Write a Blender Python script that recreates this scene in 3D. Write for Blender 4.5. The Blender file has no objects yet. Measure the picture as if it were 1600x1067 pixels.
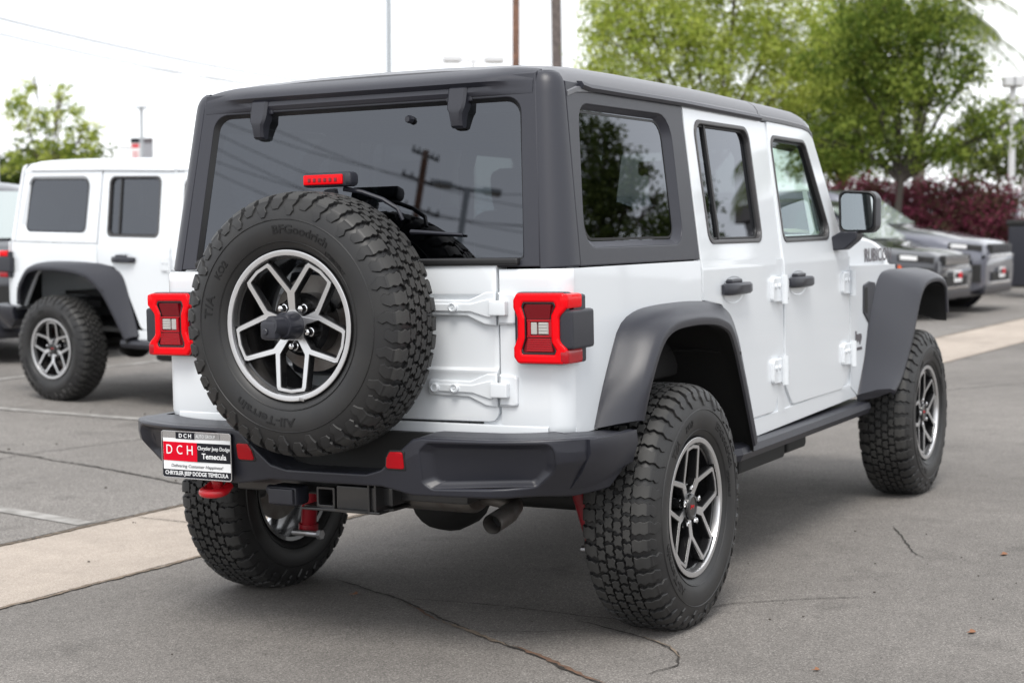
import bpy, bmesh, math, random
import numpy as np
from mathutils import Vector, Matrix
R_ = math.radians
random.seed(7)
rng = np.random.default_rng(11)
C = bpy.context.scene.collection
SC = bpy.context.scene

# ------------------------------------------------------------------ camera
cam_d = bpy.data.cameras.new('camera')
cam = bpy.data.objects.new('camera', cam_d)
C.objects.link(cam)
YAW, PITCH, ROLL = 0.4999, -0.0648, -0.0195
fw = Vector((math.cos(YAW)*math.cos(PITCH), math.sin(YAW)*math.cos(PITCH), math.sin(PITCH)))
rt0 = Vector((math.sin(YAW), -math.cos(YAW), 0))
up0 = rt0.cross(fw)
rt = rt0*math.cos(ROLL) + up0*math.sin(ROLL)
up = up0*math.cos(ROLL) - rt0*math.sin(ROLL)
M = Matrix((rt, up, -fw)).transposed().to_4x4()
M.translation = Vector((-4.8749, -2.9448, 1.3024))
cam.matrix_world = M
cam_d.sensor_width = 36.0
cam_d.lens = 2530.7*36.0/1600.0
cam_d.clip_start = 0.05
cam_d.clip_end = 4000
cam_d.dof.use_dof = True
cam_d.dof.focus_distance = 5.1
cam_d.dof.aperture_fstop = 3.6
SC.camera = cam
# the place slopes a little: true vertical in the lot's own frame
VERT = Vector((0.0093, -0.0171, 1.0)).normalized()

# ------------------------------------------------------------------ light
SUN_EL, SUN_AZ = 58.0, 203.0        # degrees; azimuth counted from +X towards +Y
SUN_DIR = Vector((math.cos(R_(SUN_EL))*math.cos(R_(SUN_AZ)), math.cos(R_(SUN_EL))*math.sin(R_(SUN_AZ)), math.sin(R_(SUN_EL))))
W = bpy.data.worlds.new('World'); SC.world = W; W.use_nodes = True
nt = W.node_tree; nt.nodes.clear()
wo = nt.nodes.new('ShaderNodeOutputWorld')
sky = nt.nodes.new('ShaderNodeTexSky'); sky.sky_type = 'NISHITA'; sky.sun_disc = False
sky.sun_elevation = R_(SUN_EL); sky.sun_rotation = R_(90-SUN_AZ)
hs = nt.nodes.new('ShaderNodeHueSaturation'); hs.inputs['Saturation'].default_value = 0.25
nt.links.new(sky.outputs[0], hs.inputs['Color'])
b1 = nt.nodes.new('ShaderNodeBackground'); b1.inputs['Strength'].default_value = 0.05
nt.links.new(hs.outputs[0], b1.inputs['Color'])
# the cloud layer: bright, nearly even, with soft darker banks
tc = nt.nodes.new('ShaderNodeTexCoord')
mp = nt.nodes.new('ShaderNodeMapping'); mp.inputs['Scale'].default_value = (1.0, 1.0, 3.0)
nz = nt.nodes.new('ShaderNodeTexNoise'); nz.inputs['Scale'].default_value = 2.2; nz.inputs['Detail'].default_value = 5; nz.inputs['Roughness'].default_value = 0.55
rp = nt.nodes.new('ShaderNodeValToRGB')
rp.color_ramp.elements[0].position = 0.3; rp.color_ramp.elements[0].color = (0.80, 0.83, 0.88, 1)
rp.color_ramp.elements[1].position = 0.72; rp.color_ramp.elements[1].color = (1.0, 1.0, 1.0, 1)
b2 = nt.nodes.new('ShaderNodeBackground'); b2.inputs['Strength'].default_value = 0.94
ad = nt.nodes.new('ShaderNodeAddShader')
nt.links.new(tc.outputs['Generated'], mp.inputs['Vector']); nt.links.new(mp.outputs[0], nz.inputs['Vector'])
nt.links.new(nz.outputs['Fac'], rp.inputs['Fac']); nt.links.new(rp.outputs[0], b2.inputs['Color'])
nt.links.new(b1.outputs[0], ad.inputs[0]); nt.links.new(b2.outputs[0], ad.inputs[1])
nt.links.new(ad.outputs[0], wo.inputs['Surface'])
sun_d = bpy.data.lights.new('sun', 'SUN'); sun_d.energy = 1.9; sun_d.angle = R_(24); sun_d.color = (1.0, 0.96, 0.9)
sun = bpy.data.objects.new('sun', sun_d); C.objects.link(sun)
sun.location = (0, 0, 30)
sun.rotation_euler = (-SUN_DIR).to_track_quat('-Z', 'Y').to_euler()
SC.view_settings.view_transform = 'Standard'
SC.view_settings.look = 'None'
SC.view_settings.exposure = 0.46
SC.view_settings.gamma = 1.0

# ------------------------------------------------------------------ materials
def mat(name, color, rough=0.5, metal=0.0, coat=0.0, bump=None, noise=None, spec=0.5, emit=None, detail_var=None, coat_rough=0.04):
    m = bpy.data.materials.new(name); m.use_nodes = True
    n = m.node_tree; p = n.nodes['Principled BSDF']
    p.inputs['Base Color'].default_value = (*color, 1)
    p.inputs['Roughness'].default_value = rough
    p.inputs['Metallic'].default_value = metal
    p.inputs['Coat Weight'].default_value = coat
    p.inputs['Coat Roughness'].default_value = coat_rough
    p.inputs['Specular IOR Level'].default_value = spec
    if emit:
        p.inputs['Emission Color'].default_value = (*emit[0], 1); p.inputs['Emission Strength'].default_value = emit[1]
    co = None
    if bump or noise:
        co = n.nodes.new('ShaderNodeTexCoord')
    if noise:      # (scale, other colour, lo, hi)
        t = n.nodes.new('ShaderNodeTexNoise'); t.inputs['Scale'].default_value = noise[0]; t.inputs['Detail'].default_value = 6
        r = n.nodes.new('ShaderNodeValToRGB')
        r.color_ramp.elements[0].position = noise[2]; r.color_ramp.elements[0].color = (*color, 1)
        r.color_ramp.elements[1].position = noise[3]; r.color_ramp.elements[1].color = (*noise[1], 1)
        n.links.new(co.outputs['Object'], t.inputs['Vector']); n.links.new(t.outputs['Fac'], r.inputs['Fac'])
        n.links.new(r.outputs[0], p.inputs['Base Color'])
    if bump:       # (scale, strength, distance)
        t = n.nodes.new('ShaderNodeTexNoise'); t.inputs['Scale'].default_value = bump[0]; t.inputs['Detail'].default_value = 3
        b = n.nodes.new('ShaderNodeBump'); b.inputs['Strength'].default_value = bump[1]; b.inputs['Distance'].default_value = bump[2]
        n.links.new(co.outputs['Object'], t.inputs['Vector']); n.links.new(t.outputs['Fac'], b.inputs['Height'])
        n.links.new(b.outputs[0], p.inputs['Normal'])
    return m

def glass(name, tint, refl=1.0, f0=0.05):
    """thin sheet: tinted see-through plus Schlick reflection, the same from both sides"""
    m = bpy.data.materials.new(name); m.use_nodes = True
    n = m.node_tree; n.nodes.clear()
    o = n.nodes.new('ShaderNodeOutputMaterial'); mx = n.nodes.new('ShaderNodeMixShader')
    tr = n.nodes.new('ShaderNodeBsdfTransparent'); tr.inputs[0].default_value = (*tint, 1)
    gl = n.nodes.new('ShaderNodeBsdfGlossy'); gl.inputs['Roughness'].default_value = 0.0; gl.inputs['Color'].default_value = (0.88, 0.92, 1.0, 1)
    g = n.nodes.new('ShaderNodeNewGeometry')
    d = n.nodes.new('ShaderNodeVectorMath'); d.operation = 'DOT_PRODUCT'
    n.links.new(g.outputs['Incoming'], d.inputs[0]); n.links.new(g.outputs['Normal'], d.inputs[1])
    def mth(op, a, b=None):
        x = n.nodes.new('ShaderNodeMath'); x.operation = op
        for i, v in enumerate((a, b)):
            if v is None: continue
            if isinstance(v, (int, float)): x.inputs[i].default_value = v
            else: n.links.new(v, x.inputs[i])
        return x.outputs[0]
    c = mth('ABSOLUTE', d.outputs['Value']); k = mth('SUBTRACT', 1.0, c); k5 = mth('POWER', k, 5.0)
    f = mth('ADD', mth('MULTIPLY', k5, 1.0-f0), f0); f = mth('MULTIPLY', f, refl)
    n.links.new(f, mx.inputs[0]); n.links.new(tr.outputs[0], mx.inputs[1]); n.links.new(gl.outputs[0], mx.inputs[2])
    n.links.new(mx.outputs[0], o.inputs['Surface'])
    return m

def leaf_mat(name, color, trans):
    m = bpy.data.materials.new(name); m.use_nodes = True
    n = m.node_tree; n.nodes.clear()
    o = n.nodes.new('ShaderNodeOutputMaterial'); mx = n.nodes.new('ShaderNodeMixShader'); mx.inputs[0].default_value = 0.4
    a = n.nodes.new('ShaderNodeBsdfDiffuse'); a.inputs[0].default_value = (*color, 1)
    b = n.nodes.new('ShaderNodeBsdfTranslucent'); b.inputs[0].default_value = (*trans, 1)
    n.links.new(a.outputs[0], mx.inputs[1]); n.links.new(b.outputs[0], mx.inputs[2]); n.links.new(mx.outputs[0], o.inputs['Surface'])
    return m

def ground_mat(name, base, dark, light, speck, patch_scale=0.6, bumpd=0.004, wear=(0.85, 1.1), streak=None):
    """fine stone speckle over broad worn patches"""
    m = bpy.data.materials.new(name); m.use_nodes = True
    n = m.node_tree; p = n.nodes['Principled BSDF']; L = n.links
    p.inputs['Roughness'].default_value = 0.85; p.inputs['Specular IOR Level'].default_value = 0.3
    co = n.nodes.new('ShaderNodeTexCoord')
    v = n.nodes.new('ShaderNodeTexVoronoi'); v.inputs['Scale'].default_value = speck
    L.new(co.outputs['Object'], v.inputs['Vector'])
    sp = n.nodes.new('ShaderNodeSeparateColor'); L.new(v.outputs['Color'], sp.inputs[0])
    r = n.nodes.new('ShaderNodeValToRGB'); e = r.color_ramp.elements
    e[0].position = 0.0; e[0].color = (*dark, 1); e[1].position = 1.0; e[1].color = (*light, 1)
    x = e.new(0.5); x.color = (*base, 1); x = e.new(0.86); x.color = (*[c*1.25 for c in base], 1)
    L.new(sp.outputs[0], r.inputs['Fac'])
    def noise(scale, detail, lo, hi, a, b, vec=None):
        t = n.nodes.new('ShaderNodeTexNoise'); t.inputs['Scale'].default_value = scale; t.inputs['Detail'].default_value = detail; t.inputs['Roughness'].default_value = 0.6
        L.new(vec if vec else co.outputs['Object'], t.inputs['Vector'])
        q = n.nodes.new('ShaderNodeMapRange'); q.inputs['From Min'].default_value = lo; q.inputs['From Max'].default_value = hi
        q.inputs['To Min'].default_value = a; q.inputs['To Max'].default_value = b
        L.new(t.outputs['Fac'], q.inputs['Value']); return q.outputs[0]
    def mul(a, b):
        q = n.nodes.new('ShaderNodeMath'); q.operation = 'MULTIPLY'; L.new(a, q.inputs[0]); L.new(b, q.inputs[1]); return q.outputs[0]
    k = mul(noise(patch_scale, 5, 0.3, 0.7, *wear), noise(7.0, 4, 0.3, 0.7, 0.93, 1.07))
    st = n.nodes.new('ShaderNodeTexNoise')
    k = mul(k, noise(2.1, 9, 0.57, 0.70, 1.0, 0.74)); k = mul(k, noise(0.9, 6, 0.55, 0.72, 1.0, 0.86))      # oil and water stains
    vm = n.nodes.new('ShaderNodeVectorMath'); vm.operation = 'SCALE'
    L.new(r.outputs[0], vm.inputs[0]); L.new(k, vm.inputs['Scale']); L.new(vm.outputs[0], p.inputs['Base Color'])
    n.nodes.remove(st)
    b = n.nodes.new('ShaderNodeBump'); b.inputs['Strength'].default_value = 0.6; b.inputs['Distance'].default_value = bumpd
    L.new(v.outputs['Distance'], b.inputs['Height']); L.new(b.outputs[0], p.inputs['Normal'])
    return m

MT = dict(
 white=mat('white_paint', (0.715, 0.745, 0.775), 0.35, coat=1.0),
 plastic=mat('black_textured_plastic', (0.021, 0.022, 0.030), 0.38, bump=(650, 0.22, 0.0010)),
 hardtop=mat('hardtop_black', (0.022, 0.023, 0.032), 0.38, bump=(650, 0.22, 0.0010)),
 roof=mat('roof_black_sky_sheen', (0.125, 0.127, 0.138), 0.34, bump=(650, 0.12, 0.0008)),  # hardtop black made paler: the sky's sheen is put into the base colour
 lamphousing=mat('lamp_bezel_black', (0.006, 0.005, 0.006), 0.25, coat=.4),
 rubber=mat('tyre_rubber', (0.014, 0.014, 0.015), 0.46, spec=.45, noise=(9, (0.021, 0.0205, 0.020), 0.35, 0.75)),
 tread=mat('tyre_tread_dusty', (0.026, 0.026, 0.026), 0.66, spec=.4, noise=(6, (0.050, 0.049, 0.047), 0.35, 0.75)),
 lettering=mat('tyre_lettering', (0.0085, 0.0085, 0.009), 0.42, spec=.3),
 silver=mat('machined_aluminium', (0.66, 0.66, 0.67), 0.30, metal=0.95, bump=(300, 0.05, 0.0005)),
 rimblack=mat('gloss_black_wheel', (0.012, 0.012, 0.013), 0.25, coat=0.5),
 dark=mat('underbody_black', (0.010, 0.010, 0.010), 0.7),
 liner=mat('wheel_liner_black', (0.016, 0.016, 0.016), 0.6),
 chrome=mat('chrome', (0.75, 0.75, 0.76), 0.12, metal=1.0),
 steel=mat('bare_steel', (0.42, 0.42, 0.43), 0.38, metal=0.9, noise=(20, (0.30, 0.29, 0.28), 0.4, 0.7)),
 exhaust=mat('exhaust_steel', (0.20, 0.19, 0.18), 0.42, metal=0.8, noise=(14, (0.12, 0.10, 0.09), 0.4, 0.7)),
 red=mat('red_painted_steel', (0.52, 0.006, 0.014), 0.35, coat=0.3),
 shockred=mat('red_damper', (0.24, 0.004, 0.012), 0.4),
 lensred=mat('bright_red_lens', (0.70, 0.001, 0.006), 0.2, coat=0.22, spec=.1, coat_rough=.02, emit=((1.0, 0.005, 0.012), 0.04)),
 lensdark=mat('dark_red_lens', (0.16, 0.002, 0.007), 0.12, coat=.35, spec=.3),
 lensmid=mat('ribbed_red_lens', (0.36, 0.003, 0.010), 0.18, coat=.3, spec=.3),
 lensclear=mat('clear_lamp', (0.42, 0.41, 0.39), 0.15, coat=.6),
 reflector=mat('reflector_red', (0.40, 0.002, 0.008), 0.18, coat=.2, spec=.2, bump=(420, 0.3, 0.001)),
 seal=mat('rubber_seal', (0.012, 0.012, 0.013), 0.5),
 trim=mat('window_seal_grey', (0.060, 0.058, 0.060), 0.38),
 amber=mat('amber_marker', (0.85, 0.12, 0.01), 0.2, coat=1.0),
 tint=glass('tinted_privacy_glass', (0.058, 0.064, 0.068), 1.40, 0.075),
 clear=glass('clear_green_glass', (0.70, 0.80, 0.75), 1.2),
 shield=glass('windscreen_glass', (0.80, 0.88, 0.84), 1.2),
 mirror=mat('mirror_glass', (0.80, 0.86, 0.86), 0.01, metal=1.0),
 seat=mat('seat_black_cloth', (0.018, 0.018, 0.019), 0.85),
 dash=mat('dashboard_black', (0.02, 0.02, 0.021), 0.6),
 platewhite=mat('plate_white', (0.78, 0.79, 0.80), 0.4, spec=.15),
 platered=mat('plate_red', (0.60, 0.002, 0.018), 0.45, spec=.08),
 plateblack=mat('plate_black', (0.012, 0.013, 0.018), 0.4, spec=.15),
 ink=mat('grey_ink', (0.10, 0.10, 0.11), 0.5),
 decal=mat('dark_grey_decal', (0.10, 0.09, 0.10), 0.45),
 decalred=mat('red_decal_edge', (0.45, 0.10, 0.08), 0.45),
)

# ------------------------------------------------------------------ helpers
def mesh_obj(name, verts, faces, m=None, parent=None, smooth=35, mats=None, fm=None, link=True):
    me = bpy.data.meshes.new(name)
    me.from_pydata([tuple(v) for v in verts], [], faces)
    return finish(name, me, m, parent, smooth, mats, fm)

def finish(name, me, m=None, parent=None, smooth=35, mats=None, fm=None, recalc=False):
    if recalc:
        bm = bmesh.new(); bm.from_mesh(me); bmesh.ops.recalc_face_normals(bm, faces=bm.faces); bm.to_mesh(me); bm.free()
    for x in (mats or [m]): me.materials.append(x)
    if fm is not None: me.polygons.foreach_set('material_index', fm)
    if smooth:
        me.polygons.foreach_set('use_smooth', [True]*len(me.polygons))
        me.set_sharp_from_angle(angle=R_(smooth))
    me.update()
    o = bpy.data.objects.new(name, me); C.objects.link(o)
    if parent: o.parent = parent
    return o

def thing(name, label, cat, loc=(0, 0, 0), rotz=0.0, group=None):
    o = bpy.data.objects.new(name, None); C.objects.link(o)
    o.empty_display_size = 0.2
    o.location = loc; o.rotation_euler = (0, 0, rotz)
    o['label'] = label; o['category'] = cat
    if group: o['group'] = group
    return o

def tag(o, label, cat, group=None):
    o['label'] = label; o['category'] = cat
    if group: o['group'] = group
    return o

class MB:
    """collects shapes; build() links them as one mesh object"""
    def __init__(s): s.v = []; s.f = []; s.m = []
    def add(s, verts, faces, mi=0, xf=None):
        b = len(s.v)
        s.v += [tuple(xf @ Vector(p)) if xf else tuple(p) for p in verts]
        s.f += [tuple(i+b for i in f) for f in faces]; s.m += [mi]*len(faces)
        return s
    def mesh(s, src, mi=None, xf=None):
        b = len(s.v)
        for p in src.vertices: s.v.append(tuple(xf @ p.co) if xf else tuple(p.co))
        for q in src.polygons:
            s.f.append(tuple(i+b for i in q.vertices)); s.m.append(q.material_index if mi is None else mi)
        return s
    def box(s, c, d, mi=0, bev=0.0, rot=None, seg=2):
        bm = bmesh.new(); bmesh.ops.create_cube(bm, size=1.0)
        bmesh.ops.scale(bm, vec=d, verts=bm.verts)
        if bev: bmesh.ops.bevel(bm, geom=bm.edges[:], offset=min(bev, min(d)*0.49), segments=seg, affect='EDGES', profile=0.5)
        X = Matrix.Translation(c) @ (rot.to_4x4() if rot else Matrix())
        bm.verts.index_update()
        s.add([X @ v.co for v in bm.verts], [[v.index for v in f.verts] for f in bm.faces], mi); bm.free()
        return s
    def loft(s, rings, mi=0, closed=True, caps=True):
        b = len(s.v); n = len(rings[0])
        for r in rings: s.v += [tuple(p) for p in r]
        for i in range(len(rings)-1):
            for j in range(n if closed else n-1):
                k = (j+1) % n
                s.f.append((b+i*n+j, b+i*n+k, b+(i+1)*n+k, b+(i+1)*n+j)); s.m.append(mi)
        if caps and closed:
            s.f.append(tuple(b+j for j in range(n))[::-1]); s.m.append(mi)
            s.f.append(tuple(b+(len(rings)-1)*n+j for j in range(n))); s.m.append(mi)
        return s
    def tube(s, pts, r, n=10, mi=0, caps=True):
        pts = [Vector(p) for p in pts]; rings = []
        rr = r if isinstance(r, (list, tuple)) else [r]*len(pts)
        ref = None
        for i, p in enumerate(pts):
            t = (pts[min(i+1, len(pts)-1)] - pts[max(i-1, 0)]).normalized()
            if ref is None: ref = Vector((0, 0, 1)) if abs(t.z) < 0.9 else Vector((1, 0, 0))
            a = t.cross(ref).normalized(); c = a.cross(t).normalized(); ref = c
            rings.append([p + (a*math.cos(2*math.pi*j/n) + c*math.sin(2*math.pi*j/n))*rr[i] for j in range(n)])
        return s.loft(rings, mi, True, caps)
    def lathe(s, prof, n=48, axis='y', c=(0, 0, 0), mi=0, closed=False):
        """prof: list of (along axis, radius)"""
        c = Vector(c); rings = []
        for j in range(n):
            a = 2*math.pi*j/n; ca, sa = math.cos(a), math.sin(a); ring = []
            for w, r in prof:
                if axis == 'y': ring.append(c + Vector((r*ca, w, r*sa)))
                elif axis == 'x': ring.append(c + Vector((w, r*ca, r*sa)))
                else: ring.append(c + Vector((r*ca, r*sa, w)))
            rings.append(ring)
        return s.loft(rings + [rings[0]], mi, closed, False)
    def prism(s, poly, d0, d1, mp, mi=0):
        """poly of (a,b); mp(a,b,d) -> point"""
        return s.loft([[mp(a, b, d0) for a, b in poly], [mp(a, b, d1) for a, b in poly]], mi)
    def build(s, name, m=None, parent=None, smooth=35, mats=None, weld=0, recalc=True, bevel=None, subsurf=0, wn=True):
        me = bpy.data.meshes.new(name)
        me.from_pydata(s.v, [], s.f)
        for x in (mats or [m]): me.materials.append(x)
        me.polygons.foreach_set('material_index', s.m)
        bm = bmesh.new(); bm.from_mesh(me)
        if weld: bmesh.ops.remove_doubles(bm, verts=bm.verts, dist=weld)
        if recalc: bmesh.ops.recalc_face_normals(bm, faces=bm.faces)
        bm.to_mesh(me); bm.free()
        if smooth:
            me.polygons.foreach_set('use_smooth', [True]*len(me.polygons))
            me.set_sharp_from_angle(angle=R_(smooth))
        me.update()
        o = bpy.data.objects.new(name, me); C.objects.link(o)
        if parent: o.parent = parent
        if bevel:
            md = o.modifiers.new('bevel', 'BEVEL'); md.width = bevel; md.segments = 2; md.limit_method = 'ANGLE'; md.angle_limit = R_(40)
        if subsurf:
            md = o.modifiers.new('subsurf', 'SUBSURF'); md.levels = subsurf; md.render_levels = subsurf
        if wn and smooth: o.modifiers.new('weighted normals', 'WEIGHTED_NORMAL').keep_sharp = True
        return o

def rpoly(pts, seg=5):
    """round the corners of a polygon of (x,y,r)"""
    out = []; n = len(pts)
    for i in range(n):
        p = Vector(pts[i][:2]); r = pts[i][2] if len(pts[i]) > 2 else 0
        if not r: out.append(tuple(p)); continue
        a = Vector(pts[i-1][:2]) - p; b = Vector(pts[(i+1) % n][:2]) - p
        la, lb = a.length, b.length; a.normalize(); b.normalize()
        th = a.angle(b)
        t = min(r/math.tan(th/2), la*0.49, lb*0.49)
        rr = t*math.tan(th/2)
        c = p + (a+b).normalized()*(rr/math.sin(th/2))
        s0 = p + a*t - c; s1 = p + b*t - c
        a0 = math.atan2(s0.y, s0.x); a1 = math.atan2(s1.y, s1.x); d = (a1-a0+math.pi) % (2*math.pi) - math.pi
        for k in range(seg+1):
            q = a0 + d*k/seg; out.append((c.x+rr*math.cos(q), c.y+rr*math.sin(q)))
    return out

def flat_curve(loops, ext, bev=0.0, res=1):
    cu = bpy.data.curves.new('tmp', 'CURVE'); cu.dimensions = '2D'; cu.fill_mode = 'BOTH'
    cu.extrude = max(ext/2-bev, 0.0); cu.bevel_depth = bev; cu.bevel_resolution = res; cu.offset = -bev
    for L in loops:
        sp = cu.splines.new('POLY'); sp.points.add(len(L)-1); sp.use_cyclic_u = True
        for i, p in enumerate(L): sp.points[i].co = (p[0], p[1], 0, 1)
    ob = bpy.data.objects.new('tmp', cu)
    me = bpy.data.meshes.new_from_object(ob)
    bpy.data.objects.remove(ob); bpy.data.curves.remove(cu)
    me.materials.clear()
    return me

def panel(loops, ext, mp, bev=0.004, res=1, cuts=()):
    """flat sheet with holes and rounded rims, bent into place by mp(a,b,w); w runs -ext..0"""
    me = flat_curve(loops, ext, bev, res)
    if cuts:
        bm = bmesh.new(); bm.from_mesh(me)
        for k in cuts: bmesh.ops.bisect_plane(bm, geom=bm.verts[:]+bm.edges[:]+bm.faces[:], plane_co=(0, k, 0), plane_no=(0, 1, 0))
        bm.to_mesh(me); bm.free()
    for v in me.vertices: v.co = mp(v.co.x, v.co.y, v.co.z-ext/2)
    return me

def text_mesh(s, w, h, mp, depth=0.0015, bold=0.0, spacing=1.0):
    cu = bpy.data.curves.new('tmp', 'FONT'); cu.body = s; cu.size = 1.0; cu.extrude = 0.01; cu.offset = bold; cu.resolution_u = 3
    cu.space_character = spacing
    ob = bpy.data.objects.new('tmp', cu)
    me = bpy.data.meshes.new_from_object(ob)
    bpy.data.objects.remove(ob); bpy.data.curves.remove(cu); me.materials.clear()
    co = np.empty(len(me.vertices)*3); me.vertices.foreach_get('co', co); co = co.reshape(-1, 3)
    lo, hi = co.min(0), co.max(0)
    if h is None: h = (hi[1]-lo[1])*w/(hi[0]-lo[0])
    if w is None: w = (hi[0]-lo[0])*h/(hi[1]-lo[1])
    for v, c in zip(me.vertices, co):
        v.co = mp((c[0]-lo[0])/(hi[0]-lo[0])*w, (c[1]-lo[1])/(hi[1]-lo[1])*h, (c[2]+0.01)/0.02*depth)
    return me

def spline(pts, n, closed=False):
    """Catmull-Rom through pts, n points"""
    P = [np.array(p, float) for p in pts]; m = len(P)
    d = [0.0]
    for i in range(1, m): d.append(d[-1]+np.linalg.norm(P[i]-P[i-1]))
    out = []
    for k in range(n):
        s = d[-1]*k/(n-1); i = min(max(np.searchsorted(d, s, side='right')-1, 0), m-2)
        t = (s-d[i])/(d[i+1]-d[i])
        p0 = P[i-1] if i > 0 else 2*P[0]-P[1]; p3 = P[i+2] if i+2 < m else 2*P[-1]-P[-2]
        a, b = P[i], P[i+1]
        out.append(0.5*((2*a)+(b-p0)*t+(2*p0-5*a+4*b-p3)*t*t+(3*a-p0-3*b+p3)*t**3))
    return out

def copy_tree(o, parent=None):
    c = o.copy(); C.objects.link(c); c.parent = parent
    for ch in o.children: copy_tree(ch, c)
    return c
# ------------------------------------------------------------------ wheel
TR = 0.4095
KW = .92
PROF = [(w*KW, r) for w, r in [(0.0, .398), (.030, .398), (.060, .3970), (.090, .3935), (.108, .387), (.121, .376), (.131, .360), (.138, .340), (.1425, .318)]]
_arc = [0.0]
for i in range(1, len(PROF)): _arc.append(_arc[-1]+math.hypot(PROF[i][0]-PROF[i-1][0], PROF[i][1]-PROF[i-1][1]))
def prof_at(p):
    sg = -1 if p < 0 else 1; p = abs(p)
    i = 0
    while i < len(_arc)-2 and p > _arc[i+1]: i += 1
    t = (p-_arc[i])/(_arc[i+1]-_arc[i])
    w = PROF[i][0]+(PROF[i+1][0]-PROF[i][0])*t; r = PROF[i][1]+(PROF[i+1][1]-PROF[i][1])*t
    def nrm(j):
        a = PROF[max(j-1, 0)]; b = PROF[min(j+1, len(PROF)-1)]
        dx, dy = b[0]-a[0], b[1]-a[1]; l = math.hypot(dx, dy); return (-dy/l, dx/l)
    n0, n1 = nrm(i), nrm(i+1)
    nx, ny = n0[0]+(n1[0]-n0[0])*t, n0[1]+(n1[1]-n0[1])*t
    return sg*w, r, sg*nx, ny
def tread_pt(s, p, h):
    """s: angle in radians, p: signed distance across the tread, h: height above the casing"""
    w, r, nx, ny = prof_at(p)
    w += nx*h; r += ny*h
    return (r*math.cos(s), w, r*math.sin(s))

def tyre_meshes():
    mb = MB()
    # casing: local axis Y, outer face at -Y
    half = [(w, r) for w, r in PROF] + [(w*KW, r) for w, r in [(.1435, .300), (.1415, .280), (.136, .262), (.127, .246), (.117, .236), (.109, .2295), (.104, .222)]]
    prof = [(-w, r) for w, r in half[::-1]] + half[1:]
    mb.lathe(prof, 96, mi=0)
    # thin ribs on the sidewall
    for sg in (-1, 1):
        for r0, w0 in ((.3245, .1418*KW), (.2575, .1345*KW)):
            mb.lathe([(sg*(w0-.002), r0-.003), (sg*(w0+.0022), r0), (sg*(w0-.002), r0+.003)], 96, mi=0)
    N = 44; dp = 2*math.pi/N
    random.seed(3)
    NC = 58; dc = 2*math.pi/NC
    rows = ((-.0585, -.0325, 0.0), (-.0290, -.0020, .47), (.0020, .0290, .18), (.0325, .0585, .66))
    shapes = ([(.05, .25), (.30, -.06), (.60, .10), (.92, .02), (.84, .55), (.95, .90), (.62, 1.05), (.40, .86), (.10, .98), (.16, .60)],
              [(.10, .02), (.45, .12), (.70, -.05), (.94, .30), (.80, .62), (.88, 1.0), (.50, .88), (.22, 1.06), (.04, .72), (.20, .40)],
              [(.06, .10), (.36, .02), (.56, .20), (.86, .00), (.96, .45), (.72, .70), (.74, 1.04), (.34, .95), (.14, 1.0), (.02, .50)])
    def block(poly, k, h=.0115, ins=.0012, dp=dc):
        ca = sum(a for a, b in poly)/len(poly); cb = sum(b for a, b in poly)/len(poly)
        def ring(f, hh): return [tread_pt((k+ca+(a-ca)*f)*dp, cb+(b-cb)*f, hh) for a, b in poly]
        r0, r1, r2 = ring(1.03, 0.0), ring(1.0, h-.0015), ring(.94, h)
        b0 = len(mb.v); n = len(poly); mb.v += r0+r1+r2
        for q in range(2):
            for j in range(n):
                mb.f.append((b0+q*n+j, b0+q*n+(j+1) % n, b0+(q+1)*n+(j+1) % n, b0+(q+1)*n+j)); mb.m.append(q)
        mb.f.append(tuple(b0+2*n+j for j in range(n))); mb.m.append(1)
    def lug(k, sg, typ):
        if typ == 0:
            P = [.063, .073, .086, .098, .108, .114, .120, .132, .146, .160]
            L = [.12, .22, .10, .18, .10, .10, .14, .30, .18, .34]; U = [.78, .90, .78, .88, .80, .80, .84, .92, .76, .66]
            H = [.0115, .0115, .0115, .0115, .0105, .0100, .0065, .0070, .0055, .0040]
        else:
            P = [.061, .070, .082, .094, .104, .111, .117, .128, .140]
            L = [.20, .10, .20, .10, .16, .16, .10, .20, .34]; U = [.86, .76, .88, .76, .84, .84, .76, .90, .78]
            H = [.0115, .0115, .0115, .0110, .0105, .0100, .0060, .0062, .0035]
        n = len(P); b0 = len(mb.v)
        sh = .5 if sg > 0 else 0.
        for i in range(n):
            p = sg*P[i]; l, u = L[i], U[i]; m = (l+u)/2+(.04 if i % 2 else -.04); e = .035
            for s_, h_ in ((l-.02, 0), (l+.01, H[i]-.0012), (l+e, H[i]), (m, H[i]), (u-e, H[i]), (u-.01, H[i]-.0012), (u+.02, 0)):
                mb.v.append(tread_pt((k+sh+s_)*dp, p, h_))
        for i in range(n-1):
            for j in range(6):
                a = b0+i*7+j; mb.f.append((a, a+1, a+8, a+7)); mb.m.append(1 if (i < 4 and 1 <= j <= 4) else 2)
        for i in (0, n-1):
            mb.f.append(tuple(b0+i*7+j for j in range(7))); mb.m.append(1)
    for k in range(NC):
        for r_i, (p0, p1, off) in enumerate(rows):
            sh = shapes[(k+r_i) % 3]; jj = random.uniform(-.04, .04)
            block([(a*.94+off+jj, p0+(p1-p0)*b) for a, b in sh], k)
    for k in range(N):
        lug(k, -1, k % 2); lug(k, 1, k % 2)
    return mb

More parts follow.
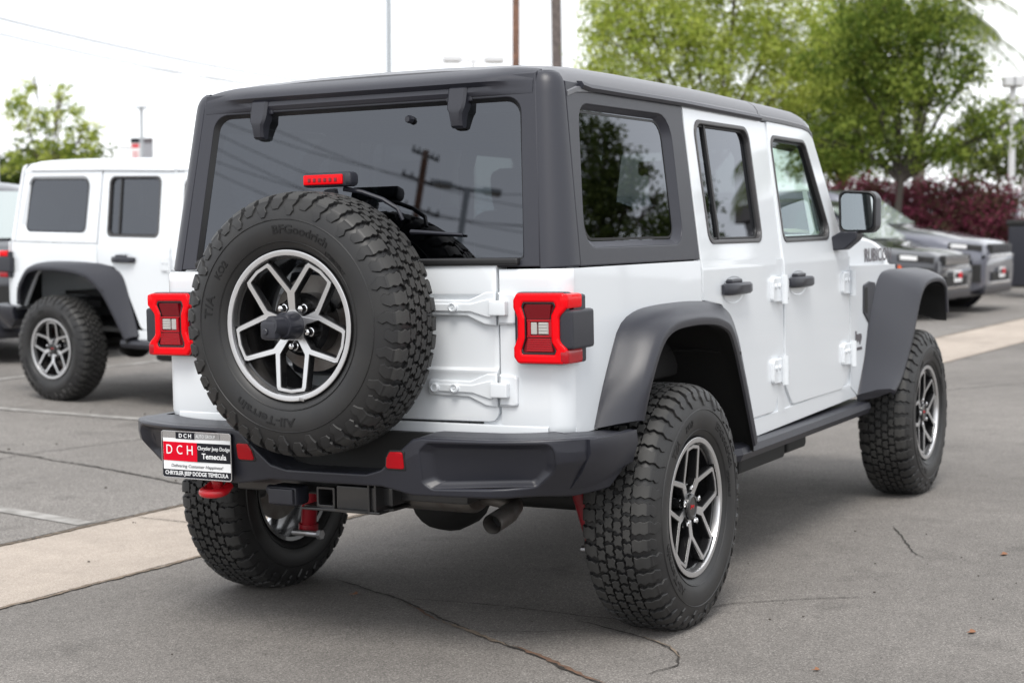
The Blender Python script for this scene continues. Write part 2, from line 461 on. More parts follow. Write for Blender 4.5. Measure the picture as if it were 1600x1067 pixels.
def wheel_parts():
    """mesh data for one wheel, axis Y, outer face at -Y"""
    d = {}
    t = tyre_meshes(); o = t.build('tyre', mats=[MT['rubber'], MT['tread'], MT['rubber']], smooth=28, recalc=True)
    # lettering, on the outer sidewall
    words = []
    def side_w(r):
        pts = [(w*KW, r) for w, r in [(.1425, .318), (.1435, .300), (.1415, .280), (.136, .262), (.127, .246), (.117, .236)]]
        for i in range(len(pts)-1):
            if pts[i+1][1] <= r <= pts[i][1]:
                q = (r-pts[i+1][1])/(pts[i][1]-pts[i+1][1]); return pts[i+1][0]+(pts[i][0]-pts[i+1][0])*q
        return .14
    def arc_text(s, a_start, h, r0, wscale=1.0, dep=.0022):
        # letters run clockwise seen from outside (-Y side, X to the right), tops outward
        def mp(x, y, z):
            r = r0+y; a = R_(a_start)-x/(r0+h/2)
            return Vector((r*math.cos(a), -(side_w(r)+z-.0006), r*math.sin(a)))
        lt = MB(); lt.mesh(text_mesh(s, h*len(s)*0.78*wscale, h, mp, dep, bold=.02), 0)
        words.append(lt.build('tyre_lettering', MT['lettering'], smooth=0, recalc=False))
    arc_text('BFGoodrich', 97, .027, .281)
    arc_text('All-Terrain', 276, .027, .281)
    arc_text('T/A', 176, .030, .279, 1.1)
    arc_text('KO2', 150, .024, .281, 1.1)
    arc_text('LT285/70R17', 55, .011, .263)
    # barrel, brake and hub
    b = MB()
    lip = -.110
    b.lathe([(lip+.016, .2165), (lip+.022, .205), (-.03, .196), (.06, .200), (.105, .214), (.108, .2285)], 64, mi=0)
    b.lathe([(.02, .02), (.02, .150), (.035, .152), (.035, .02)], 40, mi=1)          # brake disc
    b.lathe([(lip+.058, .0), (lip+.058, .085), (lip+.075, .098), (.02, .098)], 40, mi=0)
    b.box((0.11, .025, .10), (.10, .05, .07), 0, .012, Matrix.Rotation(R_(-45), 3, 'Y'))
    bo = b.build('wheel_barrel', mats=[MT['rimblack'], MT['exhaust']])
    # machined rim face: lip ring and five paired spokes
    rm = MB()
    rm.lathe([(lip+.018, .2235), (lip+.002, .2285), (lip-.002, .2315), (lip-.005, .2310), (lip-.006, .2285), (lip-.0045, .2150), (lip+.002, .2115), (lip+.018, .2105)], 96, mi=0)
    out, holes = [], []
    def pol(r, a): a = R_(a); return (r*math.cos(a), r*math.sin(a))
    for k in range(5):
        A = 90+72*k
        out += [pol(.112, A), pol(.158, A+13.2), pol(.1975, A+19.0), pol(.2085, A+21.5), pol(.2095, A+36), pol(.2085, A+50.5), pol(.1975, A+53.0), pol(.158, A+58.8)]
        c = A+36
        holes.append(rpoly([(*pol(.1915, c-11.2), .004), (*pol(.193, c), 0), (*pol(.1915, c+11.2), .004), (*pol(.100, c+26.0), .004), (*pol(.051, c+19), .008), (*pol(.051, c-19), .008), (*pol(.100, c-26.0), .004)], 3))
    holes.append([pol(.040, 7.5*i) for i in range(48)])
    def spoke_map(a, z, w):
        r = math.hypot(a, z); dish = .020 - .016*min(max((r-.05)/.15, 0), 1)
        return Vector((a, lip+dish-w, z))
    me = flat_curve([out]+holes, .030, .0036, 1)
    zs = [v.co.z for v in me.vertices]; zmax = max(zs)
    fm = []
    for p in me.polygons: fm.append(0 if min(zs[i] for i in p.vertices) > zmax-.0006 else 1)
    me.polygons.foreach_set('material_index', fm)
    for v in me.vertices: v.co = spoke_map(v.co.x, v.co.y, v.co.z-.015)
    rm.mesh(me)
    # dark outer bars of the loops with raised pads against the lip
    for k in range(5):
        A = 90+72*k+36
        for a0, a1 in ((A-16.5, A+16.5),):
            r0, r1 = .2085, .2150
            st = [a0+(a1-a0)*i/8 for i in range(9)]
            rm.loft([[(pol(r, a)[0], y, pol(r, a)[1]) for r, y in ((r0, lip+.004), (r1, lip-.001), (r1, lip+.02), (r0, lip+.02))] for a in st], 1)
        # lug seat
        x, z = pol(.0635, A)
        rm.lathe([(lip+.030, .0), (lip+.030, .0165), (lip+.024, .0175), (lip+.060, .0185)], 20, c=(x, 0, z), mi=1)
    ro = rm.build('rim', mats=[MT['silver'], MT['rimblack']], smooth=30)
    nb = MB(); nb.lathe([(0, .0115), (-.018, .0112), (-.022, .0095), (-.024, .006), (-.0245, 0)], 6, mi=0)
    nb.lathe([(.002, .0135), (-.003, .0135), (-.004, .0110)], 16)
    nuts = nb.build('lug_nut', MT['chrome'], smooth=30)
    cb = MB(); cb.lathe([(lip+.05, .0455), (lip+.014, .0445), (lip+.009, .041), (lip+.007, .034), (lip+.010, .032), (lip+.010, 0)], 32)
    cap = cb.build('centre_cap', MT['rimblack'])
    rb = MB(); rb.mesh(text_mesh('Jeep', .030, None, lambda x, y, z: Vector((x-.015, lip+.0098-z, y-.006)), .0012))
    capt = rb.build('cap_badge', MT['red'], smooth=0)
    d = dict(tyre=o, words=words, barrel=bo, rim=ro, nut=nuts, cap=cap, capt=capt, lip=lip)
    return d
WP = wheel_parts()
for _o in [q for q in WP.values() if q is not WP['words']]+WP['words']:
    if hasattr(_o, 'users_collection'): C.objects.unlink(_o)     # only copies stand in the scene

def make_wheel(name, parent, loc, rot=0.0, rotz=0.0, cap=True, label=None):
    def inst(src, nm, par):
        o = src.copy(); o.name = nm; C.objects.link(o); o.parent = par; return o
    w = inst(WP['barrel'], name, parent)
    w.location = loc; w.rotation_euler = (0, R_(rot), R_(rotz))
    inst(WP['tyre'], 'tyre', w)
    for q in WP['words']: inst(q, 'tyre_lettering', w)
    inst(WP['rim'], 'rim', w)
    for k in range(5):
        a = R_(90+72*k+36)
        n = inst(WP['nut'], 'lug_nut', w); n.location = (.0635*math.cos(a), WP['lip']+.031, .0635*math.sin(a))
    if cap:
        inst(WP['cap'], 'centre_cap', w)
        c = inst(WP['capt'], 'cap_badge', w); c.rotation_euler = (0, -R_(rot), 0)
    if label: w['label'] = label
    return w
# ------------------------------------------------------------------ four-door off-road car
def side_y(z):
    if z < 1.165: return 0.775
    if z < 1.235: t = (z-1.165)/.07; return 0.775-.0105*t-.0007*math.sin(math.pi*t)
    return 0.7645-0.12*(z-1.235)
CUTS = (1.165, 1.18, 1.195, 1.21, 1.235)
def gx(z): return -0.555+0.158*(z-1.2)          # sloping rear glass plane
def smap(s, out=0.0):
    return lambda a, b, w: Vector((a, s*(side_y(b)+w+out), b))
def rmap(out=0.0):
    """rear plane: a is y"""
    return lambda a, b, w: Vector((gx(b)-w-out, a, b))
def join(*mes):
    mb = MB()
    for m in mes: mb.mesh(m, 0)
    return mb

def car_body(root, s_white, s_top):
    W_, T_ = s_white, s_top
    # ---------------- tub: rear quarters, corners, sills, cowl
    b = MB()
    for s in (-1, 1):
        q = [(-.505, .70), (-.33, .70), (-.19, .94), (-.11, 1.01), (.02, 1.035), (.522, 1.03), (.522, 1.198), (.515, 1.203), (-.505, 1.203)]
        b.mesh(panel([q], .02, smap(s), .0015), 0)
        # corner and rear strip, one surface
        pts = [(-.505, .775)] + [(-.505-.06*math.sin(R_(a)), .715+.06*math.cos(R_(a))) for a in range(10, 91, 10)] + [(-.566, .66), (-.567, .552), (-.555, .549), (-.52, .549)]
        zs = [.66, .70, .73, .80, .9, 1.0, 1.1, 1.17, 1.195, 1.203]
        ins = [.03, .006, 0, 0, 0, 0, 0, 0, .001, .006]
        b.loft([[(x+i_, s*(y-i_*.7), z) for x, y in pts] for z, i_ in zip(zs, ins)], 0, False, False)
        # sill under the doors
        b.mesh(panel([rpoly([(.965, .505), (2.42, .535), (2.42, .585), (2.30, .60), (.95, .574)])], .03, smap(s, -.004), .003), 0)
        b.mesh(panel([[(1.02, .515), (2.42, .54), (2.42, .74), (1.02, .70)]], .008, smap(s, -.010), .001), 0)
        b.box((-.548, s*.53, .765), (.006, .10, .09), 0)
        # B pillar between the doors
        b.mesh(panel([[(1.328, .57), (1.404, .57), (1.404, 1.19), (1.328, 1.19)]], .02, smap(s, -.003), .001), 0)
        b.mesh(panel([[(1.32, 1.19), (1.412, 1.19), (1.412, 1.74), (1.32, 1.74)]], .02, smap(s, -.006), .001, 1, CUTS), 0)
        # front quarter ahead of the door
        b.mesh(panel([rpoly([(2.308, .59), (2.40, .545), (2.56, .545), (2.68, .95), (2.80, 1.075), (3.06, 1.085), (3.06, 1.128), (2.308, 1.140)], 2)], .02, smap(s), .002), 0)
        # A pillar / screen frame side
        b.mesh(panel([rpoly([(2.14, 1.20), (2.335, 1.14), (2.335, 1.22), (2.235, 1.27), (1.985, 1.745), (1.925, 1.745)], 2)], .05, smap(s, -.012), .006, 1, CUTS), 0)
    # under the tailgate
    b.loft([[(-.5695, -.712, .66), (-.5695, .712, .66)], [(-.5690, -.712, .722), (-.5690, .712, .722)], [(-.5665, -.712, .727), (-.5665, .712, .727)], [(-.52, -.712, .728), (-.52, .712, .728)]], 0, False, False)
    # screen header and cowl
    b.loft([[(x, y, z) for x, z in ((1.93, 1.775), (1.99, 1.755), (2.03, 1.675), (2.00, 1.67), (1.93, 1.74))] for y in (-.69, .69)], 0)
    b.loft([[(x, y, z) for x, z in ((2.20, 1.255), (2.26, 1.285), (2.36, 1.235), (2.36, 1.12), (2.20, 1.12))] for y in (-.74, .74)], 0)
    body = b.build('body', W_, root, smooth=38, weld=.0004)
    # dark structure seen through the gaps
    k = MB()
    for s in (-1, 1):
        y = s*.735
        k.box((1.17, s*.74, .86), (.42, .012, .62)); k.box((.74, s*.74, 1.10), (.46, .012, .16)); k.box((1.85, s*.74, .86), (.95, .012, .60))
        k.box((.0, s*.733, 1.115), (.9, .02, .14))
        k.box((-.50, s*.60, .95), (.05, .2, .5))
    k.box((-.525, 0, .95), (.02, 1.16, .48)); k.box((.9, 0, .56), (2.9, 1.44, .03))
    k.box((2.2, 0, .86), (.02, 1.46, .6)); k.box((.20, 0, .80), (.9, .9, .03)); k.box((-.2, 0, .72), (.7, .85, .05))
    k.build('floor_pan', MT['dark'], root, smooth=0)
    # ---------------- flares
    def flare(s, inner, outer, name, lipd, cen, n=40):
        I = spline([(x, 0, z) for x, z in inner], n); O = spline(outer, n)
        rings = []
        for i in range(n):
            a, o3 = I[i], O[i]; yo = o3[1]; o = np.array([o3[0], 0, o3[2]])
            d = np.array([cen[0]-o[0], 0, cen[1]-o[2]]); d /= np.linalg.norm(d)
            t_ = O[min(i+1, n-1)]-O[max(i-1, 0)]; t_ = np.array([t_[0], 0, t_[2]]); t_ /= np.linalg.norm(t_); nn = np.array([-t_[2], 0, t_[0]])
            if np.dot(nn, d) < 0: nn = -nn
            w = yo-.775
            m1 = a+(o-a)*.10-nn*.004; m2 = a+(o-a)*.55-nn*.012; m3 = a+(o-a)*.88-nn*.006
            P = [(a, .772), (a, .779), (m1, .775+w*.15), (m2, .775+w*.56), (m3, .775+w*.87), (o+nn*.004, yo-.003), (o+nn*.014, yo+.002), (o+nn*lipd, yo-.001), (o+nn*(lipd+.004), yo-.009), (o+nn*.018, yo-.019), (a+(o-a)*.5+nn*.03, .775+w*.5), (a+nn*.035, .772)]
            rings.append([(p[0], s*y, p[2]) for p, y in P])
        mb = MB(); mb.loft(rings, 0, True, True)
        return mb.build(name, MT['plastic'], root, smooth=40)
    ri = [(-.385, .705), (-.325, .817), (-.250, .932), (-.184, 1.012), (-.075, 1.050), (.10, 1.064), (.40, 1.064), (.604, 1.050), (.744, 1.018), (.815, .968), (.855, .89), (.895, .78), (.94, .66), (.985, .53)]
    ro_ = [(-.290, .89, .724), (-.265, .908, .845), (-.201, .912, .943), (-.135, .915, 1.000), (-.035, .915, 1.026), (.130, .910, 1.031), (.250, .905, 1.027), (.370, .898, 1.017), (.501, .885, .991), (.565, .877, .962), (.640, .865, .905), (.705, .855, .838), (.808, .845, .690), (.918, .835, .515)]
    fi = [(2.403, .543), (2.519, .703), (2.595, .878), (2.650, .966), (2.770, 1.077), (2.904, 1.104), (3.15, 1.105), (3.42, 1.100), (3.56, 1.06), (3.60, .88)]
    fo = [(2.58, .90, .557), (2.71, .905, .630), (2.841, .915, .785), (2.931, .92, .925), (2.985, .925, 1.003), (3.071, .925, 1.045), (3.209, .925, 1.063), (3.38, .925, 1.058), (3.50, .925, 1.015), (3.558, .92, .876)]
    for s in (-1, 1):
        flare(s, ri, ro_, 'wheel_arch_flare', .034, (.2, .45))
        flare(s, fi, fo, 'wheel_arch_flare', .028, (3.05, .45))
        for path, cen in ((ro_, (.2, .45)), (fo, (3.05, .45))):
            P = spline(path, 30)[9:]; lb = MB(); rings = []
            P = P+[P[-1]-np.array([0, 0, .02])]
            for f_, yin, k in ((1, 0, .020), (.5, .80, .014), (0, .775, .006), (0, .62, .0), (0, .45, .0)):
                rings.append([(p[0]+(cen[0]-p[0])*k*1.6, s*((p[1]-.010)*f_+yin*(1-f_)), p[2]+(cen[1]-p[2])*k*1.6-(.02 if k > .01 else 0)) for p in P])
            lb.loft(rings, 0, False, False); n = len(P); b0 = len(lb.v)-n
            lb.f.append(tuple(range(b0, b0+n))); lb.m.append(0)
            for q in (2, 5, 8, 12):      # stiffening ribs
                p = P[q]; lb.tube([(p[0]+(cen[0]-p[0])*.02, s*.60, p[2]+(cen[1]-p[2])*.03), (p[0]+(cen[0]-p[0])*.02+.015, s*.72, p[2]+(cen[1]-p[2])*.03), (p[0]+(cen[0]-p[0])*.03+.03, s*.86, p[2]+(cen[1]-p[2])*.05)], .006, 5)
            lb.build('wheel_liner', MT['liner'], root, smooth=50)
    # ---------------- side rails under the sills
    for s in (-1, 1):
        rb = MB()
        pr = [(.70, .50), (.775, .505), (.805, .495), (.812, .47), (.800, .445), (.76, .435), (.70, .44)]
        rb.loft([[(x, s*(y-dx), z+dz) for y, z in pr] for x, dx, dz in ((.78, .03, -.004), (.82, 0, 0), (1.7, 0, .003), (2.50, 0, .006), (2.56, .03, .004))], 0)
        rb.build('side_rail', MT['plastic'], root, smooth=30)
    u = MB()
    u.box((1.35, -.55, .40), (.55, .30, .10), 0, .02); u.box((1.75, -.60, .41), (.25, .22, .09), 0, .02)
    u.box((1.2, .35, .44), (2.2, .10, .12), 0, .01); u.box((1.2, -.35, .44), (2.2, .10, .12), 0, .01)
    u.build('underbody_skid', MT['dark'], root, smooth=30)

def car_doors(root, W_, T_, glass_rear, simple=False):
    for s in (-1, 1):
        def door(lower, upper, win, handle_x, hinges, gl, divider=None):
            d = MB()
            d.mesh(panel([lower, win], .03, smap(s), .0035, 1, CUTS), 0)
            o = d.build('door', W_, root, smooth=38)
            # seal ring and pane
            def inset(poly, k):
                cx = sum(p[0] for p in poly)/len(poly); cz = sum(p[1] for p in poly)/len(poly)
                wx = max(p[0] for p in poly)-min(p[0] for p in poly); wz = max(p[1] for p in poly)-min(p[1] for p in poly)
                return [(cx+(x-cx)*(1-2*k/wx), cz+(z-cz)*(1-2*k/wz)) for x, z in poly]
            i1 = inset(win, .013)
            r = MB(); r.mesh(panel([inset(win, -.003), i1], .030, smap(s, .004), .004), 0)
            r.build('window_seal', MT['trim'], o, smooth=38)
            r = MB(); r.mesh(panel([i1, inset(win, .022)], .02, smap(s, -.010), .002), 0)
            if divider:
                r.mesh(panel([divider], .012, smap(s, -.006), .002), 0)
            r.build('window_inner_seal', MT['seal'], o, smooth=38)
            g = MB(); n = len(i1)
            g.v = [tuple(smap(s, -.016)(x, z, 0)) for x, z in i1]; g.f = [tuple(range(n))]; g.m = [0]
            g.build('window_glass', gl, o, smooth=0, recalc=False)
            # grab handle with its cup
            h = MB(); z0 = 1.092
            prof = [(-.125, .014, .016), (-.11, .028, .022), (-.06, .040, .0225), (.0, .044, .022), (.07, .042, .0215), (.115, .034, .021), (.13, .018, .017)]
            rings = []
            for dx, out, hh in prof:
                rings.append([(handle_x+dx, s*(.775+out*.25 if i in (0, 7) else .775+out*f), z0+hh*g_) for i, (f, g_) in enumerate([(.2, -1), (.75, -1), (1, -.6), (1, .6), (.75, 1), (.2, 1), (.2, .5), (.2, -.5)])])
            h.loft(rings, 0)
            h.box((handle_x-.02, s*.785, z0+.028), (.11, .03, .016), 0, .006)
            h.build('door_handle', MT['plastic'], o, smooth=45)
            c = MB(); ring = []
            for k, (f, dep) in enumerate(((1.0, .7765), (.93, .7768), (.80, .770))):
                ring.append([(handle_x+.12*f*math.cos(a), s*dep, z0-.004+.052*f*math.sin(a)) for a in [2*math.pi*i/28 for i in range(28)]])
            c.loft(ring, 0, True, False); c.f.append(tuple(range(len(c.v)-28, len(c.v)))); c.m.append(0)
            c.build('handle_cup', W_, o, smooth=60)
            for hx, hz in hinges:
                hb = MB()
                hb.mesh(panel([rpoly([(hx-.10, hz-.050, .02), (hx+.005, hz-.050, .006), (hx+.005, hz+.050, .006), (hx-.10, hz+.050, .02)])], .020, smap(s, .014), .005, 2), 0)
                hb.mesh(panel([rpoly([(hx+.012, hz-.046, .006), (hx+.095, hz-.046, .02), (hx+.095, hz+.046, .02), (hx+.012, hz+.046, .006)])], .020, smap(s, .013), .005, 2), 0)
                hb.tube([(hx+.008, s*.797, hz-.058), (hx+.008, s*.797, hz+.058)], .015, 12)
                for ex in (-.07, -.03):
                    hb.lathe([(s*.786, .011), (s*.7935, .0105), (s*.795, .006), (s*.795, 0)], 12, c=(hx+ex, 0, hz+.014))
                hb.lathe([(s*.785, .012), (s*.7935, .0115), (s*.795, .007), (s*.795, 0)], 12, c=(hx+.058, 0, hz-.012))
                hb.build('door_hinge', W_, o, smooth=40)
            return o
        rl = rpoly([(.530, 1.2, 0), (.530, 1.06, 0), (.72, 1.035, .05), (.82, .93, .05), (1.0, .60, .03), (1.03, .583, .01), (1.27, .583, .05), (1.322, .64, .05), (1.322, 1.2, 0), (1.33, 1.752, .01), (.530, 1.762, .01)])
        ru = None
        rw = rpoly([(.628, 1.262, .045), (1.190, 1.262, .045), (1.176, 1.708, .055), (.612, 1.710, .055)])
        door(rl, ru, rw, .83, ((1.335, 1.070), (1.335, .745)), glass_rear, [(.742, 1.27), (.760, 1.27), (.744, 1.705), (.726, 1.705)])
        fl = rpoly([(1.410, 1.2, 0), (1.410, .68, .06), (1.50, .590, .05), (2.17, .590, .07), (2.30, .66, .07), (2.30, 1.2, 0), (2.235, 1.262, .01), (1.965, 1.742, .02), (1.410, 1.750, .01)])
        fu = None
        fwin = rpoly([(1.440, 1.258, .04), (2.085, 1.262, .05), (1.862, 1.686, .055), (1.425, 1.690, .05)])
        fd = door(fl, fu, fwin, 1.575, ((2.268, 1.064), (2.268, .745)), MT['clear'])
        k = MB(); k.lathe([(s*.775, .013), (s*.780, .012), (s*.780, 0)], 16, c=(1.435, 0, 1.035)); k.build('door_lock', MT['seal'], fd)
        # wing mirror
        m = MB(); xm = 2.10
        hs_ = rpoly([(.788, 1.288, .03), (.952, 1.286, .035), (.955, 1.466, .035), (.786, 1.478, .03)], 5)
        def ringm(x, f): 
            cy = .87; cz = 1.38
            return [(x, s*(cy+(y-cy)*f), cz+(z-cz)*f) for y, z in hs_]
        m.loft([ringm(xm+.004, .90), ringm(xm, .97), ringm(xm+.006, 1.0), ringm(xm+.07, 1.0), ringm(xm+.105, .93), ringm(xm+.125, .75)], 0)
        m.mesh(panel([rpoly([(.757, 1.212, .01), (.815, 1.214, .02), (.875, 1.262, .03), (.875, 1.295, .0), (.80, 1.295, .0), (.757, 1.272, .01)])], .09, lambda a, b, w: Vector((xm+.07+w, s*a, b)), .006), 0)
        mo = m.build('wing_mirror', MT['plastic'], root, smooth=40)
        g = MB(); n = len(hs_); g.v = [(xm-.001, s*(.87+(y-.87)*.84), 1.38+(z-1.38)*.85) for y, z in hs_]; g.f = [tuple(range(n))]; g.m = [0]
        # tilt the glass a little outwards
        g.v = [(x-.0035, y, z) for x, y, z in g.v]
        g.build('mirror_glass', MT['mirror'], mo, smooth=0, recalc=False)
        rr = MB()
        o1 = ringm(xm-.003, .93); o2 = ringm(xm+.004, .86); rr.loft([ringm(xm+.003, 1.0), o1, o2], 0, True, False)
        rr.build('mirror_rim', MT['seal'], mo)

def car_hardtop(root, T_, glass_rear):
    # side panels with the quarter window
    for s in (-1, 1):
        b = MB()
        outer = rpoly([(-.448, 1.207, 0), (.517, 1.207, 0), (.517, 1.775, 0), (-.395, 1.775, 0)])
        win = rpoly([(-.402, 1.262, .07), (.384, 1.264, .07), (.396, 1.712, .09), (-.322, 1.710, .07)])
        b.mesh(panel([outer, win], .05, smap(s, .002), .004), 0)
        # recess walls down to the glass
        inn = rpoly([(-.357, 1.283, .05), (.352, 1.283, .05), (.356, 1.693, .065), (-.332, 1.693, .05)])
        b.loft([[smap(s, .000)(x, z, 0) for x, z in win], [smap(s, -.022)(x, z, 0) for x, z in inn]], 0, True, False)
        # rear corner pillar: rounded, between side seam and rear seam
        rings = []
        for i, (z, ins) in enumerate(((1.205, 0), (1.212, 0), (1.35, 0), (1.5, 0), (1.65, 0), (1.74, 0), (1.768, .001), (1.785, .006), (1.798, .014), (1.807, .026))):
            y = side_y(z)+.004-ins; t = (z-1.2)/.6
            xs = -.452+.055*max(t, 0)*.9; xr = gx(z)-.006+ins*.8; yr = min(.690-.055*t, y-.012)
            e = .006 if i == 0 else 0
            ring = [(xs, s*(y-.012), z), (xs-.002, s*(y-e), z)]
            # quarter turn from the side plane to the rear plane
            R1 = abs(xr-xs)-.006; R2 = y-yr-.006
            for a in range(0, 91, 10): 
                ring.append((xs-.006-R1*math.sin(R_(a)), s*(yr+.006+R2*math.cos(R_(a))-e), z))
            ring += [(xr, s*(yr+.001), z), (xr+.02, s*yr, z)]
            rings.append(ring)
        b.loft(rings, 0, False, False)
        b.f.append(tuple(range(len(b.v)-len(rings[0]), len(b.v)))); b.m.append(0)
        b.build('hardtop_side', T_, root, smooth=40)
    # ------- roof, two pieces with a seam
    def section(x, dz, wn=1.0, edge=0.0):
        P = [(.702, 1.752), (.709, 1.757), (.709, 1.771), (.698, 1.778), (.694, 1.792), (.680, 1.812), (.655, 1.829), (.610, 1.842), (.50, 1.852), (.25, 1.860), (0, 1.862)]
        R = [(x, -y*wn, z+dz) for y, z in P] + [(x, y*wn, z+dz) for y, z in P[-2::-1]]
        return R
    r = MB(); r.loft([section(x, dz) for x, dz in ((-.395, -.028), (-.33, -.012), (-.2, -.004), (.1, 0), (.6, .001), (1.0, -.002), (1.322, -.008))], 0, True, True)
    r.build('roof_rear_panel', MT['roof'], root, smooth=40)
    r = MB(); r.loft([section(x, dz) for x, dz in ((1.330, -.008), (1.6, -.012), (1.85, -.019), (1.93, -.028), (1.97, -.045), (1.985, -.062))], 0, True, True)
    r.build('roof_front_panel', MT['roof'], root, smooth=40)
    # drip rail along both sides
    for s in (-1, 1):
        d = MB(); 
        d.loft([[(x, s*(side_y(1.76)+o), z+dz) for o, z in ((-.01, 1.750), (.012, 1.752), (.018, 1.762), (.010, 1.774), (-.01, 1.776))] for x, dz in ((-.30, .006), (-.24, 0), (.52, .000), (1.32, -.010))], 0)
        d.build('drip_rail', T_, root, smooth=30)
    # ------- rear frame round the glass
    f = MB()
    outer = [(-.690, 1.209), (.690, 1.209), (.637, 1.800), (-.637, 1.800)]
    hole = rpoly([(-.630, 1.232, .01), (.630, 1.232, .01), (.590, 1.728, .055), (-.590, 1.728, .055)], 6)
    f.mesh(panel([outer, hole], .05, rmap(.006), .004), 0)
    # raised brow over the glass
    br = []
    for y in (-.630, -.615, -.60, -.55, -.50, -.45, -.38, 0, .38, .45, .50, .55, .60, .615, .630):
        k = min(1.0, max(0.0, (.575-abs(y))/.10)); zt = -.006-.012*max(0, (abs(y)-.5)/.13)**2
        br.append([(gx(z)-.006-o*k-e, y, z+zt*w_) for o, e, z, w_ in ((0, -.01, 1.735, 0), (.003, .001, 1.737, 0), (.010, .002, 1.750, 0), (.008, .002, 1.766, .3), (.022, .004, 1.782, .6), (.022, .002, 1.797, .8), (.014, -.008, 1.812, 1), (.0, -.022, 1.824, 1), (0, -.05, 1.832, 1), (0, -.08, 1.80, 1))])
    f.loft(br, 0)
    fo = f.build('rear_frame', T_, root, smooth=40)
    # inner black channel
    ch = MB()
    h2 = rpoly([(-.617, 1.240, .01), (.617, 1.240, .01), (.574, 1.712, .05), (-.574, 1.712, .05)], 6)
    ch.loft([[rmap(.004)(y, z, 0) for y, z in hole], [rmap(-.018)(y, z, 0) for y, z in h2]], 0, True, False)
    ch.box((-.562, 0, 1.226), (.03, 1.24, .022), 0, .006)
    ch.build('rear_glass_seal', MT['seal'], fo, smooth=50)
    g = MB(); h3 = rpoly([(-.625, 1.236, .01), (.625, 1.236, .01), (.582, 1.722, .05), (-.582, 1.722, .05)], 6)
    g.v = [tuple(rmap(-.012)(y, z, 0)) for y, z in h3]; g.f = [tuple(range(len(h3)))]; g.m = [0]
    go = g.build('rear_glass', glass_rear, root, smooth=0, recalc=False)
    # hinges, washer jet, wiper
    for s in (-1, 1):
        yc = s*.395 if s > 0 else -.372
        hg = MB()
        prof = [(1.772, .033, .016), (1.764, .034, .026), (1.72, .033, .030), (1.702, .031, .033), (1.688, .024, .032), (1.66, .021, .024), (1.648, .021, .020), (1.641, .019, .010)]
        rings = []
        for z, hw, o in prof:
            rings.append([Vector((gx(z)-d, yc+y, z)) for y, d in ((-hw, -.014), (-hw, o-.008), (-hw+.008, o), (hw-.008, o), (hw, o-.008), (hw, -.014))])
        hg.loft(rings, 0); hg.box((gx(1.755)-.006, yc, 1.752), (.014, .096, .060), 0, .006); hg.build('glass_hinge', MT['plastic'], go, smooth=35)
    w = MB(); z = 1.679; w.loft([[(gx(z)-d, -.187+r_*math.cos(q)*1.0, z+r_*math.sin(q)) for q in [2*math.pi*i/8 for i in range(8)]] for d, r_ in ((-.014, .013), (.004, .013), (.012, .009))], 0)
    w.build('washer_jet', MT['plastic'], go)
    w = MB(); w.tube([(gx(1.31)+.002, -.22, 1.322), (gx(1.31)-.004, -.30, 1.318), (gx(1.31)-.002, -.41, 1.310)], [.008, .006, .004], 8); w.build('wiper', MT['plastic'], go)
    for s in (-1, 1):
        g = MB(); inn = rpoly([(-.359, 1.281, .05), (.354, 1.281, .05), (.358, 1.695, .065), (-.334, 1.695, .05)])
        g.v = [tuple(smap(s, -.020)(x, z, 0)) for x, z in inn]; g.f = [tuple(range(len(inn)))]; g.m = [0]
        g.build('quarter_glass', glass_rear, root, smooth=0, recalc=False)
        e = MB(); i2 = rpoly([(-.348, 1.292, .045), (.343, 1.292, .045), (.347, 1.684, .06), (-.323, 1.684, .045)])
        e.loft([[smap(s, -.0205)(x, z, 0) for x, z in inn], [smap(s, -.0185)(x, z, 0) for x, z in i2]], 0, True, False)
        e.build('quarter_glass_edge', MT['seal'], root, smooth=0)
    # windscreen
    g = MB(); g.v = [(2.235, -.70, 1.275), (2.235, .70, 1.275), (2.015, .655, 1.69), (2.015, -.655, 1.69)]; g.f = [(0, 1, 2, 3)]; g.m = [0]
    g.build('windscreen', MT['shield'], root, smooth=0, recalc=False)

